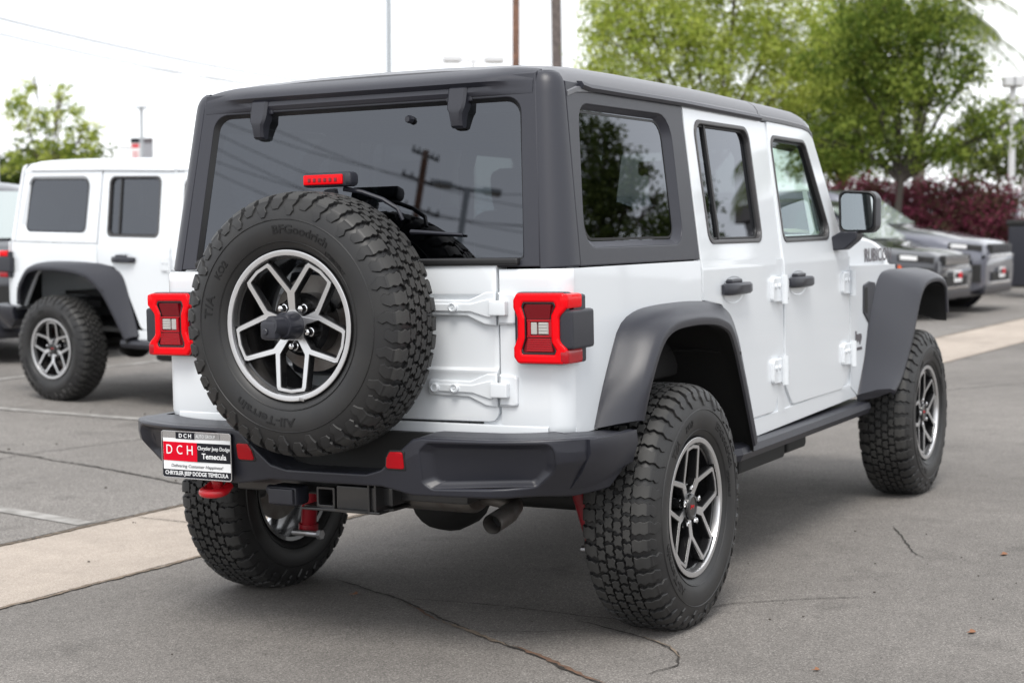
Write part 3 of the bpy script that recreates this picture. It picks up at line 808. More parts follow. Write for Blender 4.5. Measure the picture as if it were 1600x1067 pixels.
def car_tailgate(root, W_):
    b = MB()
    P = [(.733, -.50), (.733, -.560), (.737, -.5655), (.76, -.567), (.80, -.566), (.835, -.560), (.868, -.563), (.884, -.570), (.893, -.570), (.902, -.561), (.915, -.5595), (1.00, -.5585), (1.10, -.5590), (1.118, -.561), (1.128, -.570), (1.140, -.571), (1.205, -.5685), (1.222, -.562), (1.222, -.50)]
    # lower corners are rounded
    ys = [-.542, -.538, -.52, -.50]
    def ring(y, dz, dx): return [(x+dx if x < -.51 else x, y, max(z, .733+dz)) for z, x in P]
    rings = [ring(-.543, .034, .012), ring(-.541, .030, .003), ring(-.536, .019, 0), ring(-.525, .007, 0), ring(-.505, .001, 0), ring(-.3, 0, 0), ring(0, 0, 0), ring(.3, 0, 0), ring(.505, .001, 0), ring(.525, .007, 0), ring(.536, .019, 0), ring(.541, .030, .003), ring(.543, .034, .012)]
    b.loft(rings, 0)
    gate = b.build('tailgate', W_, root, smooth=32)
    def rm(out): return lambda a, b_, w: Vector((-.560-w-out, a, b_))
    for z0, y_end in ((1.086, -.20), (.836, -.292)):
        h = MB()
        arm = rpoly([(y_end, z0-.022, .012), (-.44, z0-.026, .0), (-.500, z0-.052, .01), (-.541, z0-.054, 0), (-.541, z0+.050, 0), (-.505, z0+.048, .01), (-.445, z0+.024, 0), (y_end, z0+.026, .012)])
        h.mesh(panel([arm], .016, rm(.014), .005, 2), 0)
        rib = rpoly([(y_end-.012, z0-.010, .006), (-.455, z0-.013, 0), (-.515, z0-.030, .006), (-.527, z0-.030, .004), (-.527, z0+.027, .004), (-.515, z0+.027, .006), (-.455, z0+.013, 0), (y_end-.012, z0+.014, .006)])
        h.mesh(panel([rib], .012, rm(.020), .004, 2), 0)
        body_leaf = rpoly([(-.549, z0-.052, .004), (-.612, z0-.050, .012), (-.612, z0+.044, .012), (-.549, z0+.048, .004)])
        h.mesh(panel([body_leaf], .016, rm(.018), .006, 2), 0)
        h.box((-.588, -.558, z0), (.026, .060, .046), 0, .006)
        for yb in (y_end-.032, -.395):
            h.lathe([(-.574, .015), (-.589, .0145), (-.591, .011), (-.5865, .010), (-.5865, .004), (-.589, .003), (-.589, 0)], 18, axis='x', c=(0, yb, z0+.002))
        h.build('gate_hinge', W_, gate, smooth=35)
    m = MB(); m.box((-.60, .015, 1.04), (.10, .34, .34), 0, .03); m.lathe([(-.60, .11), (-.74, .10), (-.74, 0)], 24, axis='x', c=(0, .0147, 1.0436))
    m.build('spare_carrier', MT['plastic'], gate)
    # third brake light on its stalk
    st = MB()
    st.tube([(-.60, .02, 1.20), (-.605, .02, 1.38), (-.625, .02, 1.46)], [.03, .026, .022], 10)
    st.tube([(-.625, -.03, 1.462), (-.61, -.09, 1.450), (-.60, -.16, 1.425), (-.595, -.21, 1.395), (-.59, -.225, 1.36)], [.008, .007, .007, .007, .006], 8)
    st.box((-.635, .014, 1.491), (.045, .185, .046), 0, .010)
    st.box((-.635, -.066, 1.491), (.05, .030, .040), 0, .012)
    so = st.build('brake_lamp', MT['plastic'], root, smooth=40)
    l = MB(); l.box((-.654, .025, 1.491), (.018, .150, .032), 0, .005)
    for i in range(6): l.box((-.6632, .075-.020*i, 1.490), (.003, .010, .012), 1, .001)
    l.build('brake_lamp_lens', mats=[MT['lensred'], MT['lensdark']], parent=so, smooth=40)
def car_lamps(root):
    for s in (-1, 1):
        h = MB()
        o_ = rpoly([(.617, .918, .02), (.800, .918, .02), (.800, 1.135, .02), (.617, 1.135, .02)])
        h.mesh(panel([o_], .05, lambda a, b, w: Vector((-.556-.05*0-(w+.05)*.8, s*a, b)), .006), 0)
        # block over the side of the lamp
        h.box((-.530, s*.795, 1.023), (.152, .046, .118), 0, .010)
        h.box((-.54, s*.785, 1.023), (.13, .03, .205), 0, .008)
        ho = h.build('tail_lamp', MT['plastic'], root, smooth=35)
        ring = [(.620, 1.112, .012), (.632, 1.132, .012), (.786, 1.132, .01), (.799, 1.120, .01), (.799, 1.086, .012), (.774, 1.060, .02), (.774, .990, .02), (.799, .966, .012), (.799, .934, .01), (.787, .921, .01), (.634, .921, .012), (.620, .940, .012), (.620, .968, .01), (.634, .998, .03), (.634, 1.058, .03), (.620, 1.088, .01)]
        hole = [(.655, 1.104, .006), (.758, 1.104, .006), (.762, 1.092, .004), (.747, 1.064, .02), (.747, .986, .02), (.763, .962, .004), (.758, .950, .004), (.650, .950, .006), (.648, .962, .004), (.660, .996, .02), (.660, 1.060, .02), (.650, 1.090, .004)]
        mp = lambda a, b, w: Vector((-.608-w-.004, s*a, b))
        l = MB(); l.mesh(panel([rpoly(ring, 3), rpoly(hole, 3)], .022, mp, .007, 2), 0)
        l.build('lamp_ring', MT['lensred'], ho, smooth=45)
        cyh, czh = .705, 1.027
        inn = [(cyh+(a-cyh)*.93, czh+(b-czh)*.955, r_) for a, b, r_ in hole]
        out = [(cyh+(a-cyh)*1.04, czh+(b-czh)*1.03, r_) for a, b, r_ in hole]
        l = MB(); l.mesh(panel([rpoly(out, 3), rpoly(inn, 3)], .008, lambda a, b, w: Vector((-.606-w-.004, s*a, b)), .002, 1), 0)
        l.build('lamp_bezel', MT['lamphousing'], ho, smooth=45)
        m = MB(); m.box((-.600, s*.705, 1.027), (.006, .118, .170), 0, 0)
        m.loft([[(-.6125, s*.668, 1.098), (-.6125, s*.750, 1.098), (-.606, s*.742, 1.056), (-.606, s*.668, 1.056)], [(-.60, s*.668, 1.098), (-.60, s*.750, 1.098), (-.60, s*.742, 1.056), (-.60, s*.668, 1.056)]], 0)
        m.build('lamp_dark_lens', MT['lensdark'], ho, smooth=0)
        m = MB()
        for i in range(6):
            z = .958+.0066*i; m.box((-.606, s*(.708), z+.003), (.008, .088-.002*i, .0052), 0, .0008)
        m.box((-.606, s*.708, 1.003), (.010, .082, .006), 0, .001); m.box((-.606, s*.708, 1.050), (.010, .082, .006), 0, .001)
        m.box((-.606, s*.674, 1.027), (.010, .010, .050), 0, .001); m.box((-.606, s*.745, 1.027), (.010, .010, .050), 0, .001)
        m.build('lamp_ribbed_lens', MT['lensmid'], ho, smooth=0)
        m = MB(); m.box((-.606, s*.722, 1.027), (.008, .034, .036), 0, .002); m.box((-.606, s*.690, 1.027), (.008, .020, .036), 0, .002)
        for i in range(4): m.box((-.6105, s*.722, 1.0135+.009*i), (.002, .030, .004), 0, .0005)
        m.build('reversing_lamp', MT['lensclear'], ho, smooth=0)
        for z in (1.107, .943):
            m = MB(); m.box((-.560, s*.788, z), (.105, .034, .046), 0, .010); m.build('side_marker', MT['lensred'] if z > 1 else MT['lensmid'], ho, smooth=40)

PLAN = [(-.765, 0), (-.764, .20), (-.762, .36), (-.755, .52), (-.736, .66), (-.700, .76), (-.645, .830), (-.56, .868), (-.45, .882), (-.33, .885)]
_pa = [0.0]
for i in range(1, len(PLAN)): _pa.append(_pa[-1]+math.hypot(PLAN[i][0]-PLAN[i-1][0], PLAN[i][1]-PLAN[i-1][1]))
_PD = spline([(x, y, 0) for x, y in [(-.764, -.20)]+PLAN], 241)
_pd = [0.0]
for i in range(1, 241): _pd.append(_pd[-1]+float(np.linalg.norm(_PD[i]-_PD[i-1])))
_off = _pd[min(range(241), key=lambda i: abs(_PD[i][1]))]
def plan(a):
    sg = 1 if a >= 0 else -1; d = abs(a)+_off
    i = min(max(int(np.searchsorted(_pd, d))-1, 0), 239)
    t = (d-_pd[i])/(_pd[i+1]-_pd[i]); p = _PD[i]+(_PD[i+1]-_PD[i])*t; tg = _PD[min(i+2, 240)]-_PD[max(i-2, 0)]; tg /= np.linalg.norm(tg)
    return p[0], sg*p[1], -tg[1], sg*tg[0]      # x, y, outward normal
def ay(y):
    lo, hi = 0.0, _pd[-1]-_off
    for _ in range(40):
        m = (lo+hi)/2
        if plan(m)[1] < abs(y): lo = m
        else: hi = m
    return math.copysign(lo, y)
AEND = _pd[-1]-_off

def car_bumper(root, plate=True):
    def mp(a, b, w):
        x, y, nx, ny = plan(a)
        # the face leans in a little at its foot
        def sm(v, lo, hi): v = min(1, max(0, (v-lo)/(hi-lo))); return v*v*(3-2*v)
        tuck = max(0, .645-b)*(.20+.62*sm(abs(a), .60, .80)*(1-.75*sm(abs(a), .90, 1.1)))
        return Vector((x+nx*(w-tuck), y+ny*(w-tuck), b))
    A68, A8, A9 = ay(.70), ay(.83), ay(.868)
    E = AEND
    ZT = .703
    top = [(-E, .690), (-A9, .706), (-A8, .708), (-ay(.60), ZT), (-.375, ZT), (-.345, .698), (-.225, .598), (-.17, .582), (.13, .580), (.19, .594), (.30, .695), (.33, ZT), (ay(.60), ZT), (A8, .708), (A9, .706), (E, .690)]
    bot = [(E, .600), (A9+.14, .530), (A9, .516), (A8, .520), (A68, .527), (.33, .522), (.20, .544), (-.22, .544), (-.33, .522), (-A68, .527), (-A8, .520), (-A9, .516), (-A9-.14, .530), (-E, .600)]
    outline = rpoly([(a, z, .03) for a, z in top]+[(a, z, .02) for a, z in bot], 4)
    rec = {}
    holes = []
    for s in (-1, 1):
        P = [(s*.372, .662, .02), (s*.400, .686, .02), (s*.795, .690, .03), (s*.808, .612, .04), (s*.745, .560, .04), (s*.400, .548, .03), (s*.372, .566, .02)]
        Q = [(s*.410, .655, .02), (s*.425, .666, .01), (s*.765, .670, .02), (s*.772, .620, .03), (s*.730, .580, .03), (s*.430, .570, .02), (s*.410, .580, .02)]
        if s < 0: P = P[::-1]; Q = Q[::-1]
        rec[s] = (rpoly(P, 5), rpoly(Q, 5)); holes.append(rec[s][0])
    me = flat_curve([outline]+holes, .03, .007, 2)
    bm = bmesh.new(); bm.from_mesh(me)
    for k in range(-24, 25):
        a = k*.05
        if abs(a) < E: bmesh.ops.bisect_plane(bm, geom=bm.verts[:]+bm.edges[:]+bm.faces[:], plane_co=(a, 0, 0), plane_no=(1, 0, 0))
    bm.to_mesh(me); bm.free()
    for v in me.vertices: v.co = mp(v.co.x, v.co.y, v.co.z-.015)
    b = MB(); b.mesh(me, 0)
    for s in (-1, 1):
        P, Q = rec[s]
        rings = [[mp(a, z, -.004) for a, z in P]]
        for t, w in ((.25, -.012), (.6, -.026), (1.0, -.034)):
            rings.append([mp(p[0]+(q[0]-p[0])*t, p[1]+(q[1]-p[1])*t, w) for p, q in zip(P, Q)])
        b.loft(rings, 0, True, False); n = len(P); b.f.append(tuple(range(len(b.v)-n, len(b.v)))); b.m.append(0)
    # shelf on top and under-lip
    st = [-E+2*E*i/80 for i in range(81)]
    def ztop(a):
        xs = [p[0] for p in top]; return float(np.interp(a, xs, [p[1] for p in top]))
    def zbot(a):
        q = bot[::-1]; return float(np.interp(a, [p[0] for p in q], [p[1] for p in q]))
    b.loft([[mp(a, ztop(a)-.010, -.006), mp(a, ztop(a)-.001, -.02), mp(a, ztop(a)+.002, -.05), mp(a, ztop(a)+.006 if abs(a) > .3 else ztop(a), -.135 if abs(a) < ay(.83) else -.09)] for a in st], 0, False, False)
    b.loft([[mp(a, zbot(a)+.010, -.006), mp(a, zbot(a)+.001, -.03), mp(a, zbot(a)+.004, -.12)] for a in st], 0, False, False)
    # end return with its paler facet
    for s in (-1, 1):
        b.loft([[mp(s*a, z, o) for z, o in ((.700-.0*(a), .010), (.66, .014), (.60, .012), (.545+.28*max(0, a-A9-.05), .004), (.545+.28*max(0, a-A9-.05), -.02), (.700, -.02))] for a in [A8+.055+(E-A8-.055)*i/8 for i in range(9)]], 0)
    bo = b.build('rear_bumper', MT['plastic'], root, smooth=40)
    k = MB(); k.box((-.615, 0, .625), (.03, .80, .15)); k.box((-.655, 0, .560), (.15, .62, .02)); k.build('bumper_cavity', MT['dark'], bo, smooth=0)
    for s in (-1, 1):
        r = MB(); P = [(s*.255, .637, .006), (s*.268, .657, .006), (s*.314, .658, .008), (s*.314, .604, .008), (s*.248, .604, .008)]
        if s > 0: P = P[::-1]
        r.mesh(panel([rpoly(P, 3)], .012, lambda a, b_, w: mp(a, b_, w+.005), .003, 1), 0)
        r.build('rear_reflector', MT['reflector'], bo, smooth=40)
        r = MB(); Pb = [(s*(.2815+(abs(a)-.2815)*1.18), .631+(z-.631)*1.18, q) for a, z, q in P]
        r.mesh(panel([rpoly(Pb, 3)], .012, lambda a, b_, w: mp(a, b_, w+.002), .002, 1), 0)
        r.build('reflector_surround', MT['seal'], bo, smooth=40)
    if plate: licence_plate(root)
    # tow hooks
    for s in (1,):
        h = MB()
        pts = [(-.665, s*.430, .500), (-.690, s*.428, .487), (-.715, s*.432, .482), (-.727, s*.450, .480), (-.728, s*.475, .480), (-.716, s*.498, .481), (-.690, s*.503, .485), (-.665, s*.500, .498)]
        h.tube([tuple(p) for p in spline(pts, 28)], .0155, 12)
        h.tube([(-.68, s*.468, .54), (-.675, s*.468, .485)], .020, 10)
        h.build('tow_hook', MT['red'], bo, smooth=60)

def licence_plate(parent):
    X = -.772
    y0, y1, z0, z1 = .622, .330, .532, .688       # left, right as seen from behind
    Wd, Hd = y0-y1, z1-z0
    xp = lambda u: X + .055*max(0, (y0-u)-0)*0
    def pm(u, v, w):      # u from the left edge, v from the foot; follows the plate
        return Vector((X - w + .052*max(0.0, .15-u)*.5, y0-u, z0+v))
    p = MB(); p.mesh(panel([rpoly([(0, 0, .010), (Wd, 0, .010), (Wd, Hd, .010), (0, Hd, .010)])], .008, pm, .002), 0)
    po = p.build('licence_plate', MT['plateblack'], parent, smooth=40)
    def sheet(name, m, u0, v0, u1, v1, w):
        q = MB(); q.mesh(panel([[(u0, v0), (u1, v0), (u1, v1), (u0, v1)]], .001, lambda a, b, c: pm(a, b, c+w), 0), 0)
        return q.build(name, m, po, smooth=0)
    sheet('frame_top', MT['chrome'], .004, Hd-.026, Wd-.004, Hd-.003, .0012)
    sheet('frame_name_block', MT['plateblack'], .062, Hd-.0250, .142, Hd-.0035, .0022)
    sheet('frame_group_block', MT['steel'], .1425, Hd-.0235, .245, Hd-.0045, .0020)
    sheet('plate_face', MT['platewhite'], .007, .029, Wd-.004, Hd-.024, .0018)
    sheet('red_panel', MT['platered'], .008, .058, .152, Hd-.036, .0026)
    sheet('black_panel', MT['plateblack'], .1523, .058, Wd-.004, Hd-.036, .0026)
    # bright frame edge
    e = MB(); e.mesh(panel([rpoly([(0, 0, .010), (Wd, 0, .010), (Wd, Hd, .010), (0, Hd, .010)]), rpoly([(.0035, .0035, .008), (Wd-.003, .0035, .008), (Wd-.003, Hd-.003, .008), (.0035, Hd-.003, .008)])], .003, lambda a, b, c: pm(a, b, c+.0030), .0006), 0)
    e.build('frame_edge', MT['chrome'], po, smooth=0)
    def txt(name, s, u, v, w, h, m, z, shear=0.0, bold=0.0, spacing=1.0):
        q = MB(); q.mesh(text_mesh(s, w, h, lambda a, b, c: pm(u+a+shear*b, v+b, z+c), .0006, bold, spacing), 0)
        return q.build(name, m, po, smooth=0, recalc=False)
    txt('panel_text', 'D', .022, .080, .025, .030, MT['platewhite'], .0028, bold=.0)
    txt('panel_text', 'C', .066, .080, .024, .030, MT['platewhite'], .0028)
    txt('panel_text', 'H', .110, .080, .024, .030, MT['platewhite'], .0028)
    txt('panel_text', 'Chrysler Jeep Dodge', .155, .094, .132, .0165, MT['platewhite'], .0028, bold=.01)
    txt('panel_text', 'Temecula', .172, .069, .100, .0185, MT['platewhite'], .0028, bold=.02)
    txt('slogan_text', 'Delivering Customer Happiness!', .040, .0345, .215, .0135, MT['ink'], .0020, shear=.2)
    txt('frame_text', 'CHRYSLER JEEP DODGE TEMECULA', .012, .007, .264, .0175, MT['platewhite'], .0002, bold=.02)
    txt('frame_text', 'D C H', .077, Hd-.0210, .052, .0135, MT['platewhite'], .0024, bold=.02)
    txt('frame_text', 'AUTO GROUP', .148, Hd-.0195, .080, .0105, MT['platewhite'], .0024)

def car_underside(root):
    a = MB()
    a.tube([(0, -.70, .405), (0, .70, .405)], .045, 14)
    a.lathe([(-.17, .0), (-.16, .06), (-.11, .115), (-.03, .135), (.05, .13), (.12, .08), (.13, 0)], 20, axis='x', c=(-.01, .0, .395))
    for s in (-1, 1): a.tube([(-.25, s*.42, .50), (0, s*.45, .44), (.6, s*.42, .48)], .03, 8)
    a.build('rear_axle', MT['dark'], root, smooth=50).location.x = .07
    a = MB(); a.tube([(3.0, -.70, .405), (3.0, .70, .405)], .045, 12); a.build('front_axle', MT['dark'], root, smooth=50).location.x = .07
    for s in (-1, 1):
        f = MB()
        if s > 0: f.tube([(-.15, .485, .49), (-.10, .545, .262)], .029, 12); f.tube([(-.10, .545, .268), (-.098, .548, .232)], .036, 12)
        else: f.tube([(-.08, -.535, .52), (-.05, -.597, .27)], .030, 12); f.tube([(-.05, -.597, .275), (-.048, -.600, .245)], .036, 12)
        f.build('damper', MT['shockred'], root).location.x = .03
        f = MB(); p = (-.098, .530, .240) if s > 0 else (-.048, -.62, .255)
        f.tube([(p[0]-.02, p[1]-.07, p[2]), (p[0]-.02, p[1]+.05, p[2])], .011, 10); f.tube([(p[0]-.02, p[1]-.078, p[2]), (p[0]-.02, p[1]-.062, p[2])], .018, 6); f.build('damper_bolt', MT['steel'], root)
        f = MB(); pts = []
        for i in range(90):
            q = i/89; pts.append((-.02+.055*math.cos(q*10*math.pi), s*.42+.055*math.sin(q*10*math.pi), .46+.24*q))
        f.tube(pts, .009, 6); f.build('coil_spring', MT['dark'], root)
    h = MB()
    # square receiver
    yc, zc = .065, .478
    h.mesh(panel([rpoly([(yc-.036, zc-.034, .006), (yc+.036, zc-.034, .006), (yc+.036, zc+.034, .006), (yc-.036, zc+.034, .006)]), rpoly([(yc-.027, zc-.025, .003), (yc+.027, zc-.025, .003), (yc+.027, zc+.025, .003), (yc-.027, zc+.025, .003)])], .22, lambda a, b, w: Vector((-.635-w, a, b)), .002), 0)
    h.box((-.50, .03, .50), (.12, .9, .06), 0, .008)
    h.box((-.585, -.055, .482), (.11, .15, .078), 0, .006); h.box((-.57, -.145, .488), (.08, .06, .06), 0, .006); h.box((-.55, .0, .440), (.20, .30, .008), 0, .002)
    h.loft([[(-.66, -.03, .446), (-.66, -.10, .446), (-.58, -.16, .446), (-.50, -.16, .446), (-.50, .16, .446), (-.62, .16, .446)], [(-.66, -.03, .438), (-.66, -.10, .438), (-.58, -.16, .438), (-.50, -.16, .438), (-.50, .16, .438), (-.62, .16, .438)]], 0)
    for y in (-.11, -.135): h.box((-.60, y, .485), (.10, .008, .09), 0, .002)
    h.build('tow_hitch', mat('satin_black_steel', (.02, .02, .021), .32, coat=.4), root, smooth=35)
    t = MB(); t.box((-.64, .205, .480), (.08, .115, .066), 0, .016); t.box((-.684, .205, .480), (.012, .098, .052), 0, .006); t.tube([(-.66, .256, .495), (-.66, .270, .495)], .017, 10)
    t.build('trailer_socket', MT['plastic'], root)
    e = MB()
    e.loft([[(-.40+.085*math.cos(q), y, .478+.060*k_*math.sin(q)) for q in [2*math.pi*i/20 for i in range(20)]] for y, k_ in ((.03, .8), (.01, 1), (-.36, 1), (-.375, .8))], 0)
    e.build('silencer', MT['exhaust'], root, smooth=40)
    e = MB(); pts = spline([(-.38, -.35, .470), (-.40, -.43, .468), (-.44, -.52, .462), (-.53, -.552, .452), (-.66, -.562, .437)], 14)
    e.tube([tuple(p) for p in pts], [.026]*9+[.031]*5, 18, caps=False)
    pe = pts[-1]; d = pts[-1]-pts[-2]; d /= np.linalg.norm(d)
    e.tube([tuple(pe), tuple(pe-d*.10)], .0275, 18, caps=False)
    e.build('tailpipe', MT['exhaust'], root, smooth=50)
    e = MB(); e.tube([tuple(pe-d*.06), tuple(pe-d*.09)], .0270, 14); e.build('tailpipe_inside', MT['dark'], root)

def car_front(root, W_):
    b = MB()
    def ring(x, hw, ze, crown, zb):
        P = [(hw+.004, zb), (hw, zb+.02), (hw-.002, ze-.05), (hw-.012, ze-.02), (hw-.04, ze-.003), (hw*.72, ze+crown*.5), (hw*.66, ze+crown*.62), (hw*.60, ze+crown*1.25), (hw*.3, ze+crown*1.5), (0, ze+crown*1.6)]
        return [(x, -y, z) for y, z in P]+[(x, y, z) for y, z in P[-2::-1]]
    b.loft([ring(2.345, .708, 1.285, .016, 1.125), ring(2.6, .708, 1.290, .018, 1.125), ring(2.85, .706, 1.276, .020, 1.123), ring(3.0, .704, 1.258, .018, 1.122), ring(3.12, .700, 1.232, .014, 1.120), ring(3.22, .694, 1.192, .010, 1.112), ring(3.30, .688, 1.145, .006, 1.10), ring(3.33, .684, 1.105, .002, 1.09)], 0, False, False)
    b.build('bonnet', W_, root, smooth=40)
    for s in (-1, 1):
        f = MB()
        f.loft([[(x, s*.69, z+.003), (x, s*.74, z+.003), (x, s*.764, z), (x, s*.773, z-.010), (x, s*.772, z-.05)] for x, z in ((2.308, 1.136), (2.7, 1.130), (3.0, 1.126), (3.07, 1.122))], 0, False, False)
        f.build('front_wing', W_, root, smooth=40)
    for s in (-1, 1):
        v = MB(); o_ = [(2.505, 1.045, .01), (2.60, 1.060, .02), (2.70, 1.05, .01), (2.64, .90, .02), (2.585, .865, .01), (2.498, .92, .02)]
        v.mesh(panel([rpoly(o_, 4)], .02, smap(s, .006), .004, 2), 0)
        i_ = [(2.525, 1.032), (2.545, 1.036), (2.545, .92), (2.520, .925)]
        vo = v.build('side_vent', MT['plastic'], root, smooth=40)
        v = MB(); v.mesh(panel([rpoly([(2.515, 1.03, .01), (2.56, 1.036, .01), (2.56, .905, .01), (2.512, .925, .01)], 3)], .004, smap(s, .0075), .001), 0)
        v.build('vent_slot', MT['dark'], vo, smooth=0)
        # small red marks and badges
        r = MB(); r.mesh(panel([rpoly([(2.372, 1.015, .004), (2.384, 1.015, .004), (2.384, 1.075, .004), (2.372, 1.075, .004)], 2)], .003, smap(s, .003), .001), 0)
        r.build('red_mark', MT['decalred'], root, smooth=0)
        def sm(x0, z0, y):
            return (lambda a, b_, c: Vector((x0+a, -(y+c), z0+b_))) if s < 0 else (lambda a, b_, c: Vector((x0-a, y+c, z0+b_)))
        x0 = 2.765 if s < 0 else 3.215
        r = MB(); r.mesh(text_mesh('RUBICON', .46, .066, sm(x0, 1.145, .7085), .0012, bold=.015), 0); r.build('bonnet_lettering', MT['decal'], root, smooth=0, recalc=False)
        x0 = 2.372 if s < 0 else 2.472
        r = MB(); r.mesh(text_mesh('Jeep', .10, .062, sm(x0, .775, .776), .003, bold=.05), 0); r.build('wing_badge', MT['decal'], root, smooth=0, recalc=False)
        r = MB(); r.mesh(text_mesh('WRANGLER', .11, .014, sm(x0, .748, .776), .002, bold=.03), 0); r.build('wing_badge', MT['decal'], root, smooth=0, recalc=False)
        for xx in (2.36, 2.50):
            p = MB(); p.box((xx, s*.709, 1.165), (.010, .006, .022), 0, .002); p.build('bonnet_bolt', MT['seal'], root)
        hl = MB(); hl.lathe([(3.44, .10), (3.50, .095), (3.515, .05), (3.52, 0)], 24, axis='x', c=(0, s*.52, .97)); hl.build('headlight', MT['lensclear'], root)
    g = MB(); g.loft([[(3.43, y, 1.10) if 0 else (3.43, y, z) for y, z in ((-.69, .80), (-.69, 1.08), (-.60, 1.12), (.60, 1.12), (.69, 1.08), (.69, .80))], [(3.49, y*.97, z) for y, z in ((-.69, .81), (-.69, 1.07), (-.60, 1.105), (.60, 1.105), (.69, 1.07), (.69, .81))]], 0)
    g.box((2.95, 0, .95), (.95, 1.2, .32)); g.build('grille', W_, root, smooth=30)
    g = MB()
    for i in range(7): g.box((3.492, (i-3)*.105, .96), (.012, .055, .20), 0, .02)
    g.build('grille_slots', MT['dark'], root)
    g = MB(); g.box((3.66, 0, .64), (.20, 1.62, .20), 0, .04); g.box((3.5, 0, .60), (.2, 1.0, .12)); g.build('front_bumper', MT['plastic'], root)

def car_interior(root):
    for nm, x, ys in (('front_seat', 1.42, (-.37, .37)), ('rear_seat', .48, (-.34, .34))):
        for y in ys:
            m = MB()
            m.box((x+.24, y, .84), (.50, .50, .16), 0, .05)
            m.box((x-.06, y, 1.13), (.14, .48, .58), 0, .06, Matrix.Rotation(R_(-12), 3, 'Y'))
            m.box((x-.135, y, 1.50), (.10, .26, .19), 0, .045, Matrix.Rotation(R_(-8), 3, 'Y'))
            for d in (-.05, .05): m.tube([(x-.125, y+d, 1.36), (x-.13, y+d, 1.45)], .008, 6)
            m.build(nm, MT['seat'], root, smooth=40)
    d = MB(); d.box((2.14, 0, 1.10), (.30, 1.36, .24), 0, .05); d.box((1.75, 0, .86), (.8, .22, .22), 0, .04); d.box((2.02, .37, 1.215), (.12, .32, .07), 0, .025)
    d.build('dashboard', MT['dash'], root)
    st = MB(); c = Vector((1.86, .37, 1.14)); rr = .19
    ring = [c+Vector((-.30*rr*math.sin(a), rr*math.cos(a), .95*rr*math.sin(a)))for a in [2*math.pi*i/28 for i in range(29)]]
    st.tube(ring, .016, 8, caps=False)
    for a in (0, math.pi, -math.pi/2): st.tube([c, c+Vector((-.30*rr*math.sin(a), rr*math.cos(a), .95*rr*math.sin(a)))], .018, 6)
    st.tube([c, c+Vector((.22, 0, -.08))], .035, 8); st.build('steering_wheel', MT['dash'], root)
    r = MB()
    for s in (-1, 1):
        r.tube([(1.30, s*.66, .70), (1.30, s*.64, 1.60), (1.28, s*.60, 1.70)], .035, 8); r.tube([(1.95, s*.62, 1.68), (1.28, s*.60, 1.71), (.30, s*.60, 1.71), (.12, s*.62, 1.60), (-.10, s*.66, 1.18)], .035, 8)
    r.tube([(1.28, -.60, 1.71), (1.28, .60, 1.71)], .035, 8); r.tube([(.25, -.60, 1.71), (.25, .60, 1.71)], .035, 8)
    r.build('roll_bar', MT['seat'], root)
    m = MB(); m.box((1.98, 0, 1.60), (.03, .24, .065), 0, .02); m.build('inner_mirror', MT['dash'], root)
    s = MB(); 
    for k in range(1): s.mesh(panel([[(1.875, 1.285), (1.965, 1.285), (1.905, 1.47), (1.842, 1.47)]], .001, smap(-1, -.028), 0), 0)
    s.build('window_sticker', MT['platewhite'], root, smooth=0)

def build_car():
    root = thing('off_road_car', 'white off-road car with matte black hardtop and spare wheel on its tailgate', 'car')
    car_body(root, MT['white'], MT['hardtop'])
    car_doors(root, MT['white'], MT['hardtop'], MT['tint'])
    car_hardtop(root, MT['hardtop'], MT['tint'])
    car_tailgate(root, MT['white'])
    car_lamps(root); car_bumper(root, False); car_underside(root); car_front(root, MT['white']); car_interior(root)
    Rw = .398
    make_wheel('wheel', root, (.07, -.812, Rw), rot=36); make_wheel('wheel', root, (3.075, -.812, Rw), rot=20)
    make_wheel('wheel', root, (.07, .812, Rw), rot=50, rotz=180); make_wheel('wheel', root, (3.075, .812, Rw), rot=10, rotz=180)
    return root

CAR = build_car()
# the same kind of car, all white, backed into a stall
def restyle(o, table):
    for sl in o.material_slots:
        if sl.material and sl.material.name in table:
            m = table[sl.material.name]; sl.link = 'OBJECT'; sl.material = m
    for ch in o.children: restyle(ch, table)
CAR2 = copy_tree(CAR)
CAR2['label'] = 'all-white off-road car with white hardtop parked left of the black-topped one'
restyle(CAR2, {'hardtop_black': MT['white'], 'roof_black_sky_sheen': MT['white']})
def place_by_wheel(root, hub, head):
    """put a car so that its rear right hub centre stands at hub"""
    c, s = math.cos(head), math.sin(head); lx, ly = 0.0, -.955
    root.location = (hub[0]-(c*lx-s*ly), hub[1]-(s*lx+c*ly), hub[2]); root.rotation_euler = (0, 0, head)
CAR2.location = (5.19, 6.10, .12); CAR2.rotation_euler = (0, R_(1.85), R_(-97.2))     # stands on the sloping lot
for ch in CAR2.children:
    if ch.name.startswith('wheel_arch'): ch.location.x += .0
    elif ch.name.startswith('wheel.') or ch.name == 'wheel': ch.location.x += .06; ch.location.y *= .97
